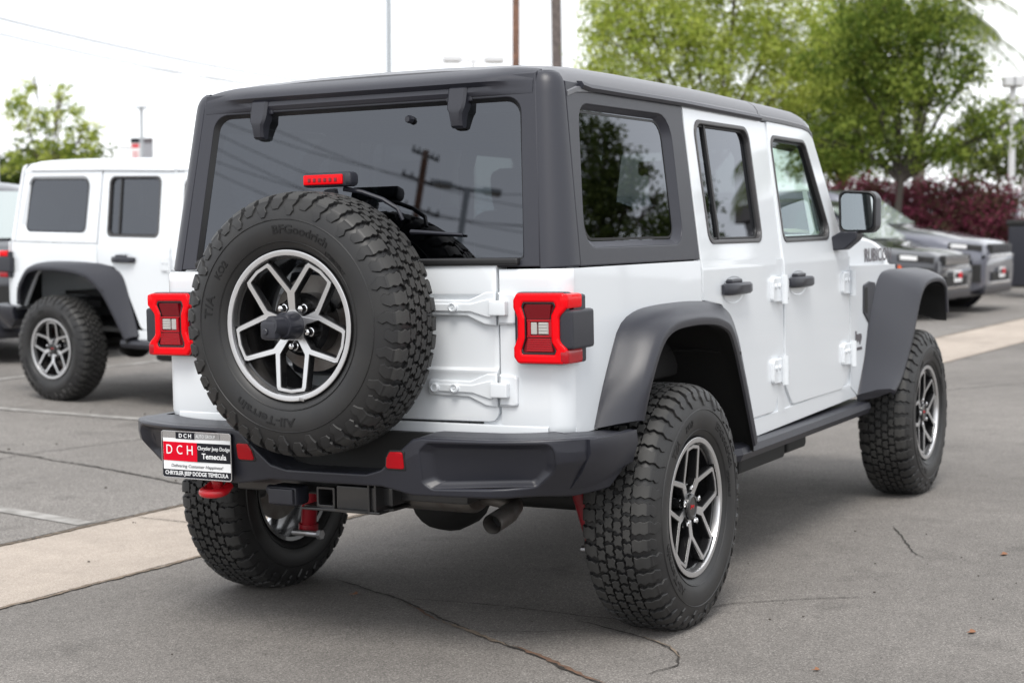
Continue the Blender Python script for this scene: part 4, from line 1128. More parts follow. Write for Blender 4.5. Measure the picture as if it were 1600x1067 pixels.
# spare wheel, camera cap and plate belong to the near car only
spare = make_wheel('spare_wheel', CAR, (-.764, .0147, 1.0436), rot=0, rotz=-90, cap=False)
cp = MB(); cp.lathe([(-.118+.03, .043), (-.135, .042), (-.150, .036), (-.152, 0)], 28)
cp.tube([(0, -.14, .0), (-.012, -.185, .004)], [.032, .030], 16)
cp.box((-.018, -.176, -.010), (.060, .038, .060), 0, .013)
cp.lathe([(-.199, .010), (-.201, .008), (-.201, 0)], 14, c=(-.024, 0, -.014))
cp.build('rear_camera_cap', MT['plastic'], spare, smooth=40)
dot = MB(); dot.lathe([(-.1345, .007), (-.1352, 0)], 12, c=(.068, .0135, -.252)); dot.build('red_paint_dot', mat('pink_dot', (.75, .12, .12), .5), spare)
wt = MB(); wt.box((.045, -.114, -.2235), (.020, .008, .010), 0, .002, Matrix.Rotation(R_(11), 3, 'Y')); wt.build('balance_weight', MT['steel'], spare)
licence_plate(CAR)
# ------------------------------------------------------------------ ground
def lot_z(y): return max(0.0, min(y, 12.0)-2.42)*0.0325
def near_e(x): return 1.42-.050*x
def far_e(x): return 2.40-.038*x
def grid_sheet(name, x0, x1, ya, yb, zf, m, nx=2, ny=2):
    v, f = [], []
    for i in range(nx+1):
        x = x0+(x1-x0)*i/nx; a = ya(x) if callable(ya) else ya; b = yb(x) if callable(yb) else yb
        for j in range(ny+1):
            y = a+(b-a)*j/ny; v.append((x, y, zf(x, y)))
    for i in range(nx):
        for j in range(ny): f.append((i*(ny+1)+j, (i+1)*(ny+1)+j, (i+1)*(ny+1)+j+1, i*(ny+1)+j+1))
    o = mesh_obj(name, v, f, m, smooth=0); o['kind'] = 'structure'; return o
M_road = ground_mat('lane_asphalt', (.166, .154, .143), (.105, .098, .091), (.29, .272, .255), 240, .5, .0018, (.74, 1.16))
M_lot = ground_mat('lot_asphalt', (.190, .178, .166), (.110, .102, .095), (.32, .305, .29), 190, .45, .002, (.84, 1.12))
M_conc = ground_mat('gutter_concrete', (.375, .325, .280), (.315, .268, .228), (.425, .375, .328), 260, .8, .0012, (.86, 1.06))
grid_sheet('ground', -900, 1500, -900, 1500, lambda x, y: -.012, mat('far_ground', (.16, .15, .13), .9), 1, 1)
grid_sheet('lane', -40, 120, -14, near_e, lambda x, y: 0.0, M_road, 40, 1)
grid_sheet('parking_lot', -40, 29.6, far_e, 42, lambda x, y: lot_z(y)-.004, M_lot, 20, 24)
grid_sheet('gutter', -40, 29.6, near_e, far_e, lambda x, y: -.002-.020*math.sin(math.pi*min(1, max(0, (y-near_e(x))/(far_e(x)-near_e(x)))))*0.0+.0008, M_conc, 20, 4)

def strip(name, pts, w, z, m, seed=1, jag=.35):
    """thin ragged band along pts lying on the ground"""
    r = random.Random(seed); P = []
    for i in range(len(pts)-1):
        a, b = Vector(pts[i]), Vector(pts[i+1]); n = max(2, int((b-a).length/.02))
        for k in range(n): P.append(a+(b-a)*k/n)
    P.append(Vector(pts[-1])); v, f = [], []
    off = 0.0
    for i, p in enumerate(P):
        t = (P[min(i+1, len(P)-1)]-P[max(i-1, 0)]).normalized(); n = Vector((-t.y, t.x))
        off = off*.85+r.uniform(-1, 1)*w*jag
        e = min(1.0, min(i, len(P)-1-i)/6+.15)
        ww = w*e*(.55+r.random()*.9)
        for s in (-.5, .5):
            q = p+n*(off+s*ww); v.append((q.x, q.y, z(q.x, q.y)))
    for i in range(len(P)-1): f.append((2*i, 2*i+1, 2*i+3, 2*i+2))
    o = mesh_obj(name, v, f, m, smooth=0); o['kind'] = 'structure'; return o
zr = lambda x, y: .004
zl = lambda x, y: lot_z(y)+.002
M_crack = mat('crack_dirt', (.030, .026, .022), .95)
M_rust = mat('crack_red_soil', (.145, .082, .052), .95, noise=(30, (.07, .045, .032), .4, .7))
M_grit = mat('crack_tan_dust', (.20, .155, .115), .95, noise=(40, (.10, .08, .06), .4, .7))
main = [(.19, .63), (.04, .29), (-.06, .12), (-.22, -.11), (-.42, -.49), (-.55, -.70), (-.70, -.95), (-.95, -1.3)]
strip('pavement_crack', main, .010, zr, M_crack, 2, .5)
for a_, b_, w_, sd in ((2, 3, .012, 8), (3, 4, .018, 9), (4, 6, .016, 10), (6, 8, .018, 11)):
    strip('crack_soil', main[a_:b_+1] if b_ < 8 else main[a_:], w_, lambda x, y: .0045, M_rust if sd != 9 else M_grit, sd, .45)
strip('pavement_crack', [(.02, .20), (.05, -.2), (.03, -.45), (.03, -.62), (.20, -.80), (.42, -.92), (.58, -1.12), (.72, -1.35)], .005, zr, M_crack, 3, .6)
strip('pavement_crack', [(-.02, -.52), (-.10, -.70), (-.17, -.85), (-.28, -1.0), (-.42, -1.06), (-.55, -1.02)], .007, zr, M_crack, 4, .6)
strip('crack_soil', [(-.14, -.82), (-.22, -.95), (-.34, -1.04)], .008, lambda x, y: .0045, M_grit, 9, .5)
strip('pavement_crack', [(-.30, -.30), (-.22, -.50), (-.12, -.62)], .004, zr, M_crack, 5, .6)
strip('pavement_crack', [(2.10, -1.02), (1.98, -1.08), (1.80, -1.15), (1.58, -1.24), (1.45, -1.33)], .006, zr, M_crack, 6, .8)
strip('pavement_crack', [(11, -1.4), (9.0, -.3), (8.2, .2), (7.2, 1.0)], .012, zr, M_crack, 12)
strip('pavement_crack', [(1.6, 5.0), (2.2, 4.5), (2.05, 3.6), (1.84, 2.73), (1.9, 2.34)], .016, zl, M_crack, 7)
strip('pavement_crack', [(-.3, 4.4), (.8, 4.1), (2.1, 4.25), (3.6, 4.0)], .008, zl, M_crack, 17)
xs = [-3+1.0*i for i in range(34)]
strip('gutter_seam', [(x, far_e(x)) for x in xs if x < 29], .022, lambda x, y: .003, M_crack, 21, .12)
strip('seam_dust', [(x, far_e(x)-.012) for x in xs if x < 29], .018, lambda x, y: .0036, M_grit, 22, .2)
strip('gutter_seam', [(x, near_e(x)) for x in xs if x < 29], .010, lambda x, y: .0042, M_crack, 23, .12)
strip('seam_dust', [(x, near_e(x)-.008) for x in xs if x < 29], .020, lambda x, y: .0046, M_grit, 24, .3)
for x in (-2.1, .93, 3.95, 7.0, 10.0, 13.0, 16.1, 19.1):
    strip('gutter_joint', [(x+.0*0, near_e(x)), (x+.06, far_e(x))], .007, lambda x_, y: .0032, M_crack, int(40+x), .03)
M_line = mat('worn_white_paint', (.33, .32, .305), .8, noise=(9, (.21, .20, .187), .40, .60))
def line(a, b, w=.05):
    a, b = Vector(a), Vector(b); t = (b-a).normalized(); n = Vector((-t.y, t.x))*w; k = 8; v, f = [], []
    for i in range(k+1):
        p = a.lerp(b, i/k)
        for q in (p-n, p+n): v.append((q.x, q.y, lot_z(q.y)+.0012))
        if i: f.append((2*i-2, 2*i-1, 2*i+1, 2*i))
    o = mesh_obj('parking_line', v, f, M_line, smooth=0); o['kind'] = 'structure'
line((.757, far_e(.757)+.05), (1.25, 7.5)); line((3.95, far_e(3.95)+.10), (3.6, 7.5))
for x in (-2.3, 7.2, 10.3, 13.4, 16.5, 19.6, 22.7): line((x, far_e(x)+.10), (x+.5, 7.5))
line((1.3, 7.55), (24, 7.55))
# kerb and planting bed at the end of the lot
def kerb(pts):
    mb = MB(); mb.loft([[(x-.08, y, lot_z(y)-.02), (x-.075, y, lot_z(y)+.12), (x-.055, y, lot_z(y)+.14), (x+.08, y, lot_z(y)+.14), (x+.08, y, lot_z(y)-.02)] for x, y in pts], 0)
    o = mb.build('kerb', M_conc, smooth=30); o['kind'] = 'structure'
kerb([(29.6, .95), (29.6, 12), (29.6, 42)])
M_soil = mat('planting_soil', (.20, .13, .085), .95, noise=(8, (.11, .07, .05), .4, .65), bump=(30, .6, .02))
o = grid_sheet('planting_bed', 29.68, 60, .95, 42, lambda x, y: lot_z(y)+.10, M_soil, 4, 12); o.name = 'planting_bed'
def quads(name, n, fn, mats, parent=None):
    """many small leaf faces; fn(n) -> centre (n,3), axis u (n,3), axis v (n,3), material index (n)"""
    c, u, v, mi = fn(n)
    co = np.stack([c-u-v*.4, c+u*.1-v, c+u+v*.25, c-u*.15+v], 1).reshape(-1, 3)
    me = bpy.data.meshes.new(name); k = len(c)
    me.vertices.add(4*k); me.vertices.foreach_set('co', co.ravel())
    me.loops.add(4*k); me.loops.foreach_set('vertex_index', np.arange(4*k))
    me.polygons.add(k); me.polygons.foreach_set('loop_start', np.arange(k)*4); me.polygons.foreach_set('loop_total', np.full(k, 4))
    for m in mats: me.materials.append(m)
    me.polygons.foreach_set('material_index', mi.astype(np.int32)); me.update(calc_edges=True)
    o = bpy.data.objects.new(name, me); C.objects.link(o)
    if parent: o.parent = parent
    return o
def rand_axes(n, size, r):
    a = r.normal(size=(n, 3)); a /= np.linalg.norm(a, axis=1)[:, None]
    b = r.normal(size=(n, 3)); b -= (b*a).sum(1)[:, None]*a; b /= np.linalg.norm(b, axis=1)[:, None]
    s = size*r.uniform(.6, 1.25, n)[:, None]
    return a*s, b*s*.55
# green ground cover in the bed
gm = [leaf_mat('grass_a', (.075, .16, .022), (.10, .20, .02)), leaf_mat('grass_b', (.05, .115, .02), (.07, .15, .02))]
def gfn(n):
    x = rng.uniform(29.9, 40, n); y = rng.uniform(1.0, 8.0, n)
    k = (np.sin(x*1.7)+np.sin(y*2.3+1)) > -.6
    x, y = x[k], y[k]; n = len(x)
    c = np.stack([x, y, .15+.02*(y-2.4)+rng.uniform(0, .10, n)], 1); u, v = rand_axes(n, .07, rng); return c, u, v, rng.integers(0, 2, n)
o = quads('grass', 16000, gfn, gm); o['kind'] = 'stuff'
# hills at the horizon
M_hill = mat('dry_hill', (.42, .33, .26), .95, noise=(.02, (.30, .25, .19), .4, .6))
def hills(name, dist, a0, a1, hf, m):
    v, f = [], []; n = 120
    for i in range(n+1):
        a = R_(a0+(a1-a0)*i/n); h = hf(i/n)
        for d, z in ((dist, -1), (dist*1.02, h*.55), (dist*1.06, h), (dist*1.15, h*.9)): v.append((d*math.cos(a), d*math.sin(a), z))
    for i in range(n):
        for j in range(3): f.append((i*4+j, i*4+4+j, i*4+5+j, i*4+1+j))
    o = mesh_obj(name, v, f, m, smooth=60); o['kind'] = 'structure'; return o
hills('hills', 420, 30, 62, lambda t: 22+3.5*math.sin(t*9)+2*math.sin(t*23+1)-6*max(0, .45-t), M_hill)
hills('hills', 900, -10, 34, lambda t: 26+6*math.sin(t*8)+3*math.sin(t*21), mat('far_haze_blue_hill', (.42, .46, .52), .95))  # blue haze of distance is put into the hill colour
# fallen leaves and pebbles
M_leaf = mat('fallen_leaf', (.24, .105, .05), .8)
for (x, y, r_, nm) in ((1.65, -1.59, .022, 'brown leaf lying on the lane at right, farthest away of them'), (.34, -1.76, .02, 'brown leaf lying alone on the lane at right, halfway down'), (-.30, -1.45, .014, 'small brown leaf lying on the lane near the bottom edge'), (0.0, .40, .018, 'orange leaf lying beside the long crack under the rear bumper')):
    v = [(x+r_*1.2*math.cos(a)*(1 if abs(math.cos(a)) > .3 else .8), y+r_*.5*math.sin(a)+.006*math.cos(a*2), .005+.003*abs(math.cos(a))) for a in [2*math.pi*i/9 for i in range(9)]]
    o = mesh_obj('fallen_leaf', v, [tuple(range(9))], M_leaf, smooth=0)
    md = o.modifiers.new('t', 'SOLIDIFY'); md.thickness = .001
    tag(o, nm, 'leaf', 'fallen leaves on the lane')
mb = MB(); random.seed(5)
for i in range(60):
    x = random.uniform(-.6, 4); y = random.uniform(1.5, 5.5); s = random.uniform(.006, .018)
    mb.box((x, y, lot_z(y)+.003), (s, s*.8, s*.5), 0, s*.2, Matrix.Rotation(random.uniform(0, 3), 3, 'Z'))
for i in range(40):
    x = random.uniform(-1, 2); y = random.uniform(-2.2, 1.2); s = random.uniform(.004, .009)
    mb.box((x, y, .003), (s, s*.8, s*.5), 0, s*.2, Matrix.Rotation(random.uniform(0, 3), 3, 'Z'))
o = mb.build('grit', mat('grit', (.09, .08, .07), .9)); o['kind'] = 'stuff'
# ------------------------------------------------------------------ parked cars in the background
def tire_simple(parent, loc, r, w, rimm, side):
    t = MB(); t.lathe([(-w/2+.02, r*.62), (-w/2, r*.72), (-w/2+.01, r*.90), (-w/2+.04, r), (w/2-.04, r), (w/2-.01, r*.9), (w/2, r*.72), (w/2-.02, r*.62)], 40, mi=0)
    t.lathe([(side*(w/2-.06), 0), (side*(w/2-.06), r*.64)], 40, mi=1)
    o = t.build('wheel', mats=[MT['rubber'], MT['dark']], parent=parent); o.location = loc
    m = MB(); m.lathe([(side*(w/2-.03), r*.63), (side*(w/2-.01), r*.61), (side*(w/2-.03), r*.57)], 40)
    for k in range(5):
        a = 2*math.pi*k/5+.3
        for d in (-.12, .12):
            p0 = Vector((r*.10*math.cos(a), side*(w/2-.035), r*.10*math.sin(a))); p1 = Vector((r*.59*math.cos(a+d), side*(w/2-.025), r*.59*math.sin(a+d)))
            m.tube([p0, p1], [.03, .022], 6)
    m.lathe([(side*(w/2-.02), 0), (side*(w/2-.02), .05), (side*(w/2-.05), .07)], 20)
    m.build('rim', rimm, o)
    return o

def suv(name, label, paint, L=4.9, Wd=1.94, H=1.78, hood=1.10, nose=1.02, belt=1.10, rails=None, grille='slots', cowl=1.55, screen_top=.65, group=None, rimm=None, plate=True):
    """local frame: +X forward, origin at ground below the centre"""
    root = thing(name, label, 'car', group=group)
    hw = Wd/2; xf = L/2; xr = -L/2
    st = [  # x, half width, belt z, top half width, top z, bottom z
     (xr, .86*hw, belt-.06, .62*hw, belt+.04, .42), (xr+.10, .95*hw, belt, .72*hw, belt+.20, .36), (xr+.38, hw, belt+.01, .76*hw, H-.10, .30), (xr+.60, hw, belt+.01, .77*hw, H-.02, .28),
     (0, hw, belt, .77*hw, H, .26), (screen_top-.10, hw, belt, .76*hw, H-.02, .26), (screen_top+.12, hw, belt, .75*hw, H-.10, .26),
     (cowl-.10, hw, belt-.01, .80*hw, hood+.04, .26), (cowl+.06, hw, hood-.06, .82*hw, hood, .26), (xf-.75, hw, (hood+nose)/2-.06, .81*hw, hood*.45+nose*.55+.01, .26), (xf-.45, .985*hw, nose-.06, .80*hw, nose+.02, .27), (xf-.16, .93*hw, nose-.10, .74*hw, nose-.01, .30), (xf-.05, .86*hw, nose-.16, .66*hw, nose-.07, .34), (xf, .80*hw, nose-.28, .60*hw, nose-.20, .40)]
    b = MB(); rings = []
    for x, w, zb, tw, tz, z0 in st:
        P = [(w*.80, z0), (w*.95, z0+.04), (w, z0+.22), (w*1.0, z0+.45), (w*.995, zb-.05), (w*.965, zb), (tw+(w*.965-tw)*.08, zb+(tz-zb)*.86), (tw*.93, zb+(tz-zb)*.975), (tw*.5, tz+.012), (0, tz+.016)]
        rings.append([(x, -y, z) for y, z in P]+[(x, y, z) for y, z in P[-2::-1]])
    b.loft(rings, 0)
    bo = b.build('body', paint, root, smooth=32)
    bo.modifiers.new('round', 'BEVEL').width = .012
    # dark cladding below
    k = MB(); k.box((0, 0, .30), (L-.5, Wd*.97, .14), 0, .03); k.box((xf-.12, 0, .36), (.24, Wd*.80, .16), 0, .04); k.build('lower_trim', MT['plastic'], root)
    # glass
    def side_pt(x, f, s, out=.006):
        # f: 0 belt .. 1 roof edge
        for i in range(len(st)-1):
            if st[i][0] <= x <= st[i+1][0]: break
        t = (x-st[i][0])/(st[i+1][0]-st[i][0]); q = [st[i][j]+(st[i+1][j]-st[i][j])*t for j in range(6)]
        a = (q[1]*.965, q[2]); c = (q[3]+(q[1]*.965-q[3])*.08, q[2]+(q[4]-q[2])*.86)
        return (x, s*(a[0]+(c[0]-a[0])*f+out), a[1]+(c[1]-a[1])*f)
    for s in (-1, 1):
        for x0, x1, a1 in ((xr+.55, xr+1.25, xr+1.25), (xr+1.33, xr+2.20, xr+2.20), (xr+2.28, screen_top+.45, screen_top-.02)):
            g = MB(); x0b = x0
            g.v = [side_pt(x0, .10, s), side_pt(x1, .10, s), side_pt(a1, .93, s), side_pt(x0b+.06, .93, s)]; g.f = [(0, 1, 2, 3)]; g.m = [0]
            g.build('side_window', MT['tint'] if x0 < 0 else MT['clear'], root, smooth=0)
    w = MB()
    i0, i1 = st[6], st[7]
    w.v = [(screen_top+.15, -.70*hw, H-.12+.02), (screen_top+.15, .70*hw, H-.12+.02), (cowl-.09, .80*hw, hood+.075), (cowl-.09, -.80*hw, hood+.075)]
    w.f = [(0, 1, 2, 3)]; w.m = [0]
    w.build('windscreen', mat('sky_pale_windscreen', (.35, .40, .40), .05, coat=1), root, smooth=0)  # opaque pale sheet; the sky's reflection is put into its colour
    w = MB(); w.box((xr+.16, 0, belt+.30), (.02, Wd*.62, .34), 0, .004, Matrix.Rotation(R_(24), 3, 'Y')); w.build('rear_window', MT['tint'], root)
    for s in (-1, 1):
        for x in (xf-.92, xr+.92):
            wl = MB(); wl.lathe([(s*hw*.99, .34), (s*hw*1.004, .41), (s*hw*1.012, .44), (s*hw*.98, .455)], 40, c=(x, 0, .39)); wl.lathe([(s*hw*1.001, .0), (s*hw*1.001, .43)], 40, c=(x, 0, .39)); wl.build('wheel_arch', MT['plastic'], root)
            tire_simple(root, (x, s*(hw*.90), .375), .375, .235, rimm or MT['silver'], s)
        def wrap(nm, xs, z0, z1, m, par, out=.010):
            def wd(x):
                for q in range(len(st)-1):
                    if st[q][0] <= x <= st[q+1][0]: t = (x-st[q][0])/(st[q+1][0]-st[q][0]); return (st[q][1]+(st[q+1][1]-st[q][1])*t)
                return st[-1][1]
            q = MB(); q.loft([[(x, s*(wd(x)+o), z) for o, z in ((out-.04, z0+dz), (out, z0+.01+dz), (out, z1-.01+dz), (out-.04, z1+dz))] for x, dz in xs], 0); return q.build(nm, m, par)
        ho = wrap('headlight', ((xf-.52, -.005), (xf-.30, -.01), (xf-.16, -.02), (xf-.05, -.03)), nose-.135, nose-.035, MT['rimblack'], root)
        wrap('lamp', ((xf-.48, 0), (xf-.36, -.005), (xf-.25, -.012)), nose-.120, nose-.048, MT['platewhite'], ho, .016)
        wrap('side_marker', ((xf-.50, .02), (xf-.455, -.02)), nose-.42, nose-.20, MT['amber'], root, .020)
        wrap('air_intake', ((xf-.36, .0), (xf-.16, 0), (xf-.05, 0)), .46, .74, MT['dark'], root, .008)
        h = MB(); h.box((xr+.06, s*hw*.80, belt-.10), (.12, .34, .13), 0, .03); h.build('tail_light', MT['lensmid'], root)
        m = MB(); m.box((cowl-.55, s*(hw+.13), belt+.09), (.12, .22, .15), 0, .04); m.box((cowl-.50, s*(hw+.02), belt+.03), (.08, .10, .05)); m.build('door_mirror', paint, root)
        if rails: 
            m = MB(); m.tube([(xr+.65, s*.68*hw, H-.01), (xr+.75, s*.69*hw, H+.045), (.40, s*.69*hw, H+.055), (.55, s*.68*hw, H)], .022, 8); m.build('roof_rail', rails, root)
        for x in (-.55, .45):
            m = MB(); m.box((x, s*(hw*1.004), belt-.12), (.17, .02, .03), 0, .008); m.build('door_handle', paint, root)
    g = MB()
    g.box((xf-.025, 0, nose-.13), (.10, hw*1.15, .15), 0, .03)
    go = g.build('grille', MT['dark'], root)
    m = MB()
    for i in range(7): m.box((xf+.022, (i-3)*hw*.155, nose-.13), (.02, hw*.10, .115), 0, .008)
    m.build('grille_frame', MT['rimblack'] if grille == 'dark' else MT['chrome'] if grille == 'chrome' else MT['plastic'], go)
    m = MB(); m.box((xf+.01, 0, nose-.235), (.06, hw*1.3, .022), 0, .006); m.box((xf-.01, 0, .45), (.07, hw*1.1, .025), 0, .006); m.build('chrome_strip', MT['chrome'], root)
    m = MB(); m.box((xf+.01, 0, .54), (.03, hw*1.0, .14), 0, .02); m.build('lower_grille', MT['dark'], root)
    if plate:
        m = MB(); m.box((xf+.04, 0, .60), (.012, .31, .155), 0, .004); po = m.build('front_plate', MT['platewhite'], root)
        m = MB(); m.box((xf+.047, .075, .615), (.006, .145, .075), 0, .001); m.build('plate_red_panel', MT['platered'], po)
        m = MB(); m.box((xf+.047, -.072, .615), (.006, .145, .075), 0, .001); m.build('plate_black_panel', MT['plateblack'], po)
    return root
P_grey = mat('dark_grey_metallic_paint', (.115, .120, .150), .28, coat=1.0, metal=.3)
P_black = mat('black_metallic_paint', (.022, .024, .032), .28, coat=1.0)
P_white2 = MT['white']
def park(root, front, head):
    """put the middle of the front bumper at front (x,y)"""
    L2 = root['half']; c, s = math.cos(head), math.sin(head)
    yc = front[1]-s*L2; flat = yc > 11.0
    root.location = (front[0]-c*L2, yc, lot_z(yc)+.01); root.rotation_euler = (0, 0 if flat else R_(1.85), head); del root['half']
g = suv('parked_car', 'dark grey car with orange side marker parked before the maroon shrubs', P_grey, 5.1, 1.97, 1.83, 1.25, 1.09, 1.20, rimm=MT['rimblack'], cowl=1.05, screen_top=.20)
g['half'] = 2.55; park(g, (20.6, 2.42), R_(-93))
g = suv('parked_car', 'black compact car with striped bonnet parked beside the dark grey car', P_black, 4.42, 1.86, 1.66, 1.05, .96, 1.02, grille='chrome', rimm=MT['rimblack'], cowl=1.30, screen_top=.40)
g['half'] = 2.21
sb = MB()
for y in (-.30, .30): sb.loft([[(x, y-.07, z), (x, y+.07, z)] for x, z in ((1.40, 1.058), (1.55, 1.030), (1.74, 1.000))], 0, False, False)
sb.build('bonnet_stripe', MT['dark'], g)
park(g, (18.3, 2.55), R_(-95))
g = suv('parked_car', 'black car at the left edge, standing behind the tail of the all-white off-road car', P_black, 4.8, 1.92, 1.72, 1.08, 1.0, 1.08, grille='dark')
g['half'] = 2.4; park(g, (6.95, 8.15), R_(-97))
g = suv('parked_car', 'white car with dark roof rails at the left edge, behind the all-white off-road car', P_white2, 4.7, 1.9, 1.70, 1.06, .98, 1.06, rails=MT['plastic'])
g['half'] = 2.35; park(g, (10.6, 11.9), R_(-97))
# ------------------------------------------------------------------ trees, shrubs, poles
M_bark = mat('grey_brown_bark', (.085, .065, .05), .9, bump=(18, .8, .02), noise=(10, (.14, .115, .09), .4, .7))
M_bark2 = mat('dark_bark', (.05, .042, .036), .9, bump=(18, .8, .02))
LV = dict(
 lime=[leaf_mat('lime_leaf_a', (.46, .52, .14), (.70, .74, .16)), leaf_mat('lime_leaf_b', (.36, .43, .10), (.56, .62, .12)), leaf_mat('lime_leaf_c', (.22, .29, .06), (.36, .44, .07))],
 green=[leaf_mat('green_leaf_a', (.23, .29, .065), (.40, .46, .08)), leaf_mat('green_leaf_b', (.115, .165, .036), (.20, .27, .04)), leaf_mat('green_leaf_c', (.060, .095, .022), (.10, .15, .02))],
 dark=[leaf_mat('dark_leaf_a', (.060, .085, .025), (.09, .13, .02)), leaf_mat('dark_leaf_b', (.040, .060, .018), (.06, .09, .012))],
 maroon=[leaf_mat('maroon_leaf_a', (.24, .060, .100), (.30, .07, .12)), leaf_mat('maroon_leaf_b', (.125, .045, .058), (.15, .05, .06)), leaf_mat('maroon_leaf_c', (.10, .070, .050), (.12, .08, .05))],
 olive=[leaf_mat('olive_leaf_a', (.13, .16, .055), (.17, .21, .05)), leaf_mat('olive_leaf_b', (.09, .12, .045), (.12, .15, .04))],
)
def crown_points(blobs, n_clump, per, rad, r, shell=.55):
    """blobs: (x,y,z, rx,ry,rz); clumps lie mostly near the outside of each blob"""
    vol = np.array([b[3]*b[4]*b[5] for b in blobs])**.67; idx = r.choice(len(blobs), n_clump, p=vol/vol.sum()); B = np.array(blobs)[idx]
    d = r.normal(size=(n_clump, 3)); d /= np.linalg.norm(d, axis=1)[:, None]
    q = (shell+(1-shell)*r.random(n_clump)**.6)[:, None]*np.where(r.random(n_clump) < .8, 1, .5)[:, None]
    c = B[:, :3]+d*q*B[:, 3:]
    k = np.repeat(np.arange(n_clump), per)
    off = r.normal(size=(len(k), 3))*rad*np.array([1, 1, .62])
    cl = r.uniform(.55, 1.25, n_clump)
    return c, c[k]+off*cl[k][:, None], k
def tree(name, label, base, trunk_h, blobs, n_clump, per, leaf, rad, lv, seed, trunk_r=.16, group=None, bark=None, cat='tree', limbs=True, shell=.55, lean=(0, 0)):
    r = np.random.default_rng(seed)
    root = thing(name, label, cat, base, group=group)
    cl, pts, k = crown_points(blobs, n_clump, per, rad, r, shell)
    shade = r.integers(0, len(lv), n_clump)
    def fn(n):
        u, v = rand_axes(len(pts), leaf, r); mi = np.where(r.random(len(pts)) < .7, shade[k], r.integers(0, len(lv), len(pts))); return pts, u, v, mi
    quads('crown', 0, fn, lv, root)
    t = MB(); rr = random.Random(seed)
    zc = sum(b[2] for b in blobs)/len(blobs)
    p = [(lean[0]*q*q, lean[1]*q*q, q*(trunk_h)) for q in (0, .33, .66, 1.0)]
    t.tube([(p[0][0], p[0][1], -.1)]+[(x+rr.uniform(-.04, .04), y+rr.uniform(-.04, .04), z) for x, y, z in p[1:]], [trunk_r*1.3, trunk_r, trunk_r*.88, trunk_r*.8], 10)
    if limbs:
        top = Vector(p[-1])
        for b in blobs:
            c = Vector(b[:3]); m = top.lerp(c, .5)+Vector((rr.uniform(-.2, .2), rr.uniform(-.2, .2), .15))
            t.tube([top-Vector((0, 0, .15)), m, c], [trunk_r*.6, trunk_r*.4, trunk_r*.2], 7)
            for q in range(7):
                d = Vector((rr.gauss(0, 1), rr.gauss(0, 1), rr.gauss(.2, .8))).normalized()
                e = c+Vector((d.x*b[3], d.y*b[4], d.z*b[5]))*.85
                t.tube([m.lerp(c, rr.uniform(.1, .9)), c.lerp(e, .55)+Vector((0, 0, .1)), e], [trunk_r*.22, trunk_r*.14, trunk_r*.05], 5)
    t.build('trunk', bark or M_bark, root)
    return root
_C0 = Vector((-4.8749, -2.9448, 1.3024))
def at(u, D, z=0.0):
    """ground spot at distance D in the direction of picture column u (1600 wide), level with the eye"""
    q = fw+rt*((u-800)/2530.7); q.z = 0; q.normalize(); p = _C0+q*D; return (p.x, p.y, z)
right = Vector((math.sin(YAW-.1), -math.cos(YAW-.1), 0))
def B(dx, dz, rx, rz, dy=0.0, ry=None):
    d = right*dx+Vector((right.y*-1, right.x, 0))*dy*-1
    return (d.x, d.y, dz, rx, ry or rx, rz)
# the big lime tree behind the roof, the greener one over the dark cars
tree('street_tree', 'large lime-green tree rising behind the roof of the black-topped car', at(1118, 33, .3), 2.4,
     [B(-1.75, 4.9, .95, 1.0), B(-1.2, 3.9, 1.0, .7), B(-.8, 5.8, 1.2, 1.2), B(.2, 4.6, 1.3, .9), B(.5, 6.2, 1.4, 1.1), B(1.5, 5.3, 1.1, 1.1), B(1.2, 3.8, .9, .6), B(2.0, 4.3, .8, .9), B(.1, 3.5, .9, .45), B(-.4, 4.9, 1.0, .8), B(-2.15, 5.3, .55, 1.2), B(-2.2, 4.1, .5, .6), B(-1.7, 6.2, .7, .9)], 1150, 46, .040, .17, LV['lime'], 21, .08, 'street trees beyond the lot', shell=.45)
tree('street_tree', 'mid-green tree with a dark bare trunk standing over the two dark cars', at(1408, 31, .3), 2.0,
     [B(-1.0, 4.1, .9, .9), B(-.2, 5.2, .9, 1.1), B(.55, 3.5, .9, .6), B(.9, 4.5, .7, .7), B(-.9, 2.75, .8, .40), B(.35, 2.5, .8, .38), B(1.45, 3.0, .5, .35), B(1.35, 3.9, .4, .35), B(-.2, 3.7, .9, .8), B(-.2, 4.4, 1.0, .8), B(0, 2.35, .5, .3), B(-.6, 2.3, .5, .3), B(.9, 2.35, .45, .3), B(-1.5, 2.6, .5, .4), B(1.8, 2.7, .35, .3)], 600, 44, .042, .17, LV['green'], 22, .075, 'street trees beyond the lot', M_bark2, shell=.4)
tree('street_tree', 'dark green tree between the lime tree and the mid-green tree, farther back', at(1318, 38, .3), 2.0,
     [B(-.7, 4.6, .9, 1.2), B(.5, 4.2, .9, 1.0), B(-.4, 2.9, 1.0, .5), B(.5, 2.9, .8, .5), B(.0, 5.6, .8, .9), B(-.2, 3.8, 1.0, .7), B(-1.0, 3.6, .8, .8), B(.9, 3.4, .7, .7), B(.2, 2.4, .9, .35), B(-.6, 2.5, .7, .35)], 560, 46, .048, .20, LV['green'], 23, .08, 'street trees beyond the lot', M_bark2, shell=.45)
tree('street_tree', 'low yellowish tree top peeping over the roof beside the palm trunk', at(900, 46, 0), 3.6, [B(0, 5.3, .8, .55), B(.8, 5.0, .7, .5), B(-.5, 4.9, .5, .4)], 90, 30, .085, .2, LV['lime'], 24, .1, 'street trees beyond the lot')
tree('street_tree', 'small pale tree at the right edge beside the lamp posts', at(1560, 52, 0), 2.2, [B(-.9, 3.6, .7, 1.3), B(.3, 3.9, .8, 1.4), B(.9, 3.2, .6, .9)], 120, 26, .10, .25, LV['olive'], 25, .09, 'street trees beyond the lot')
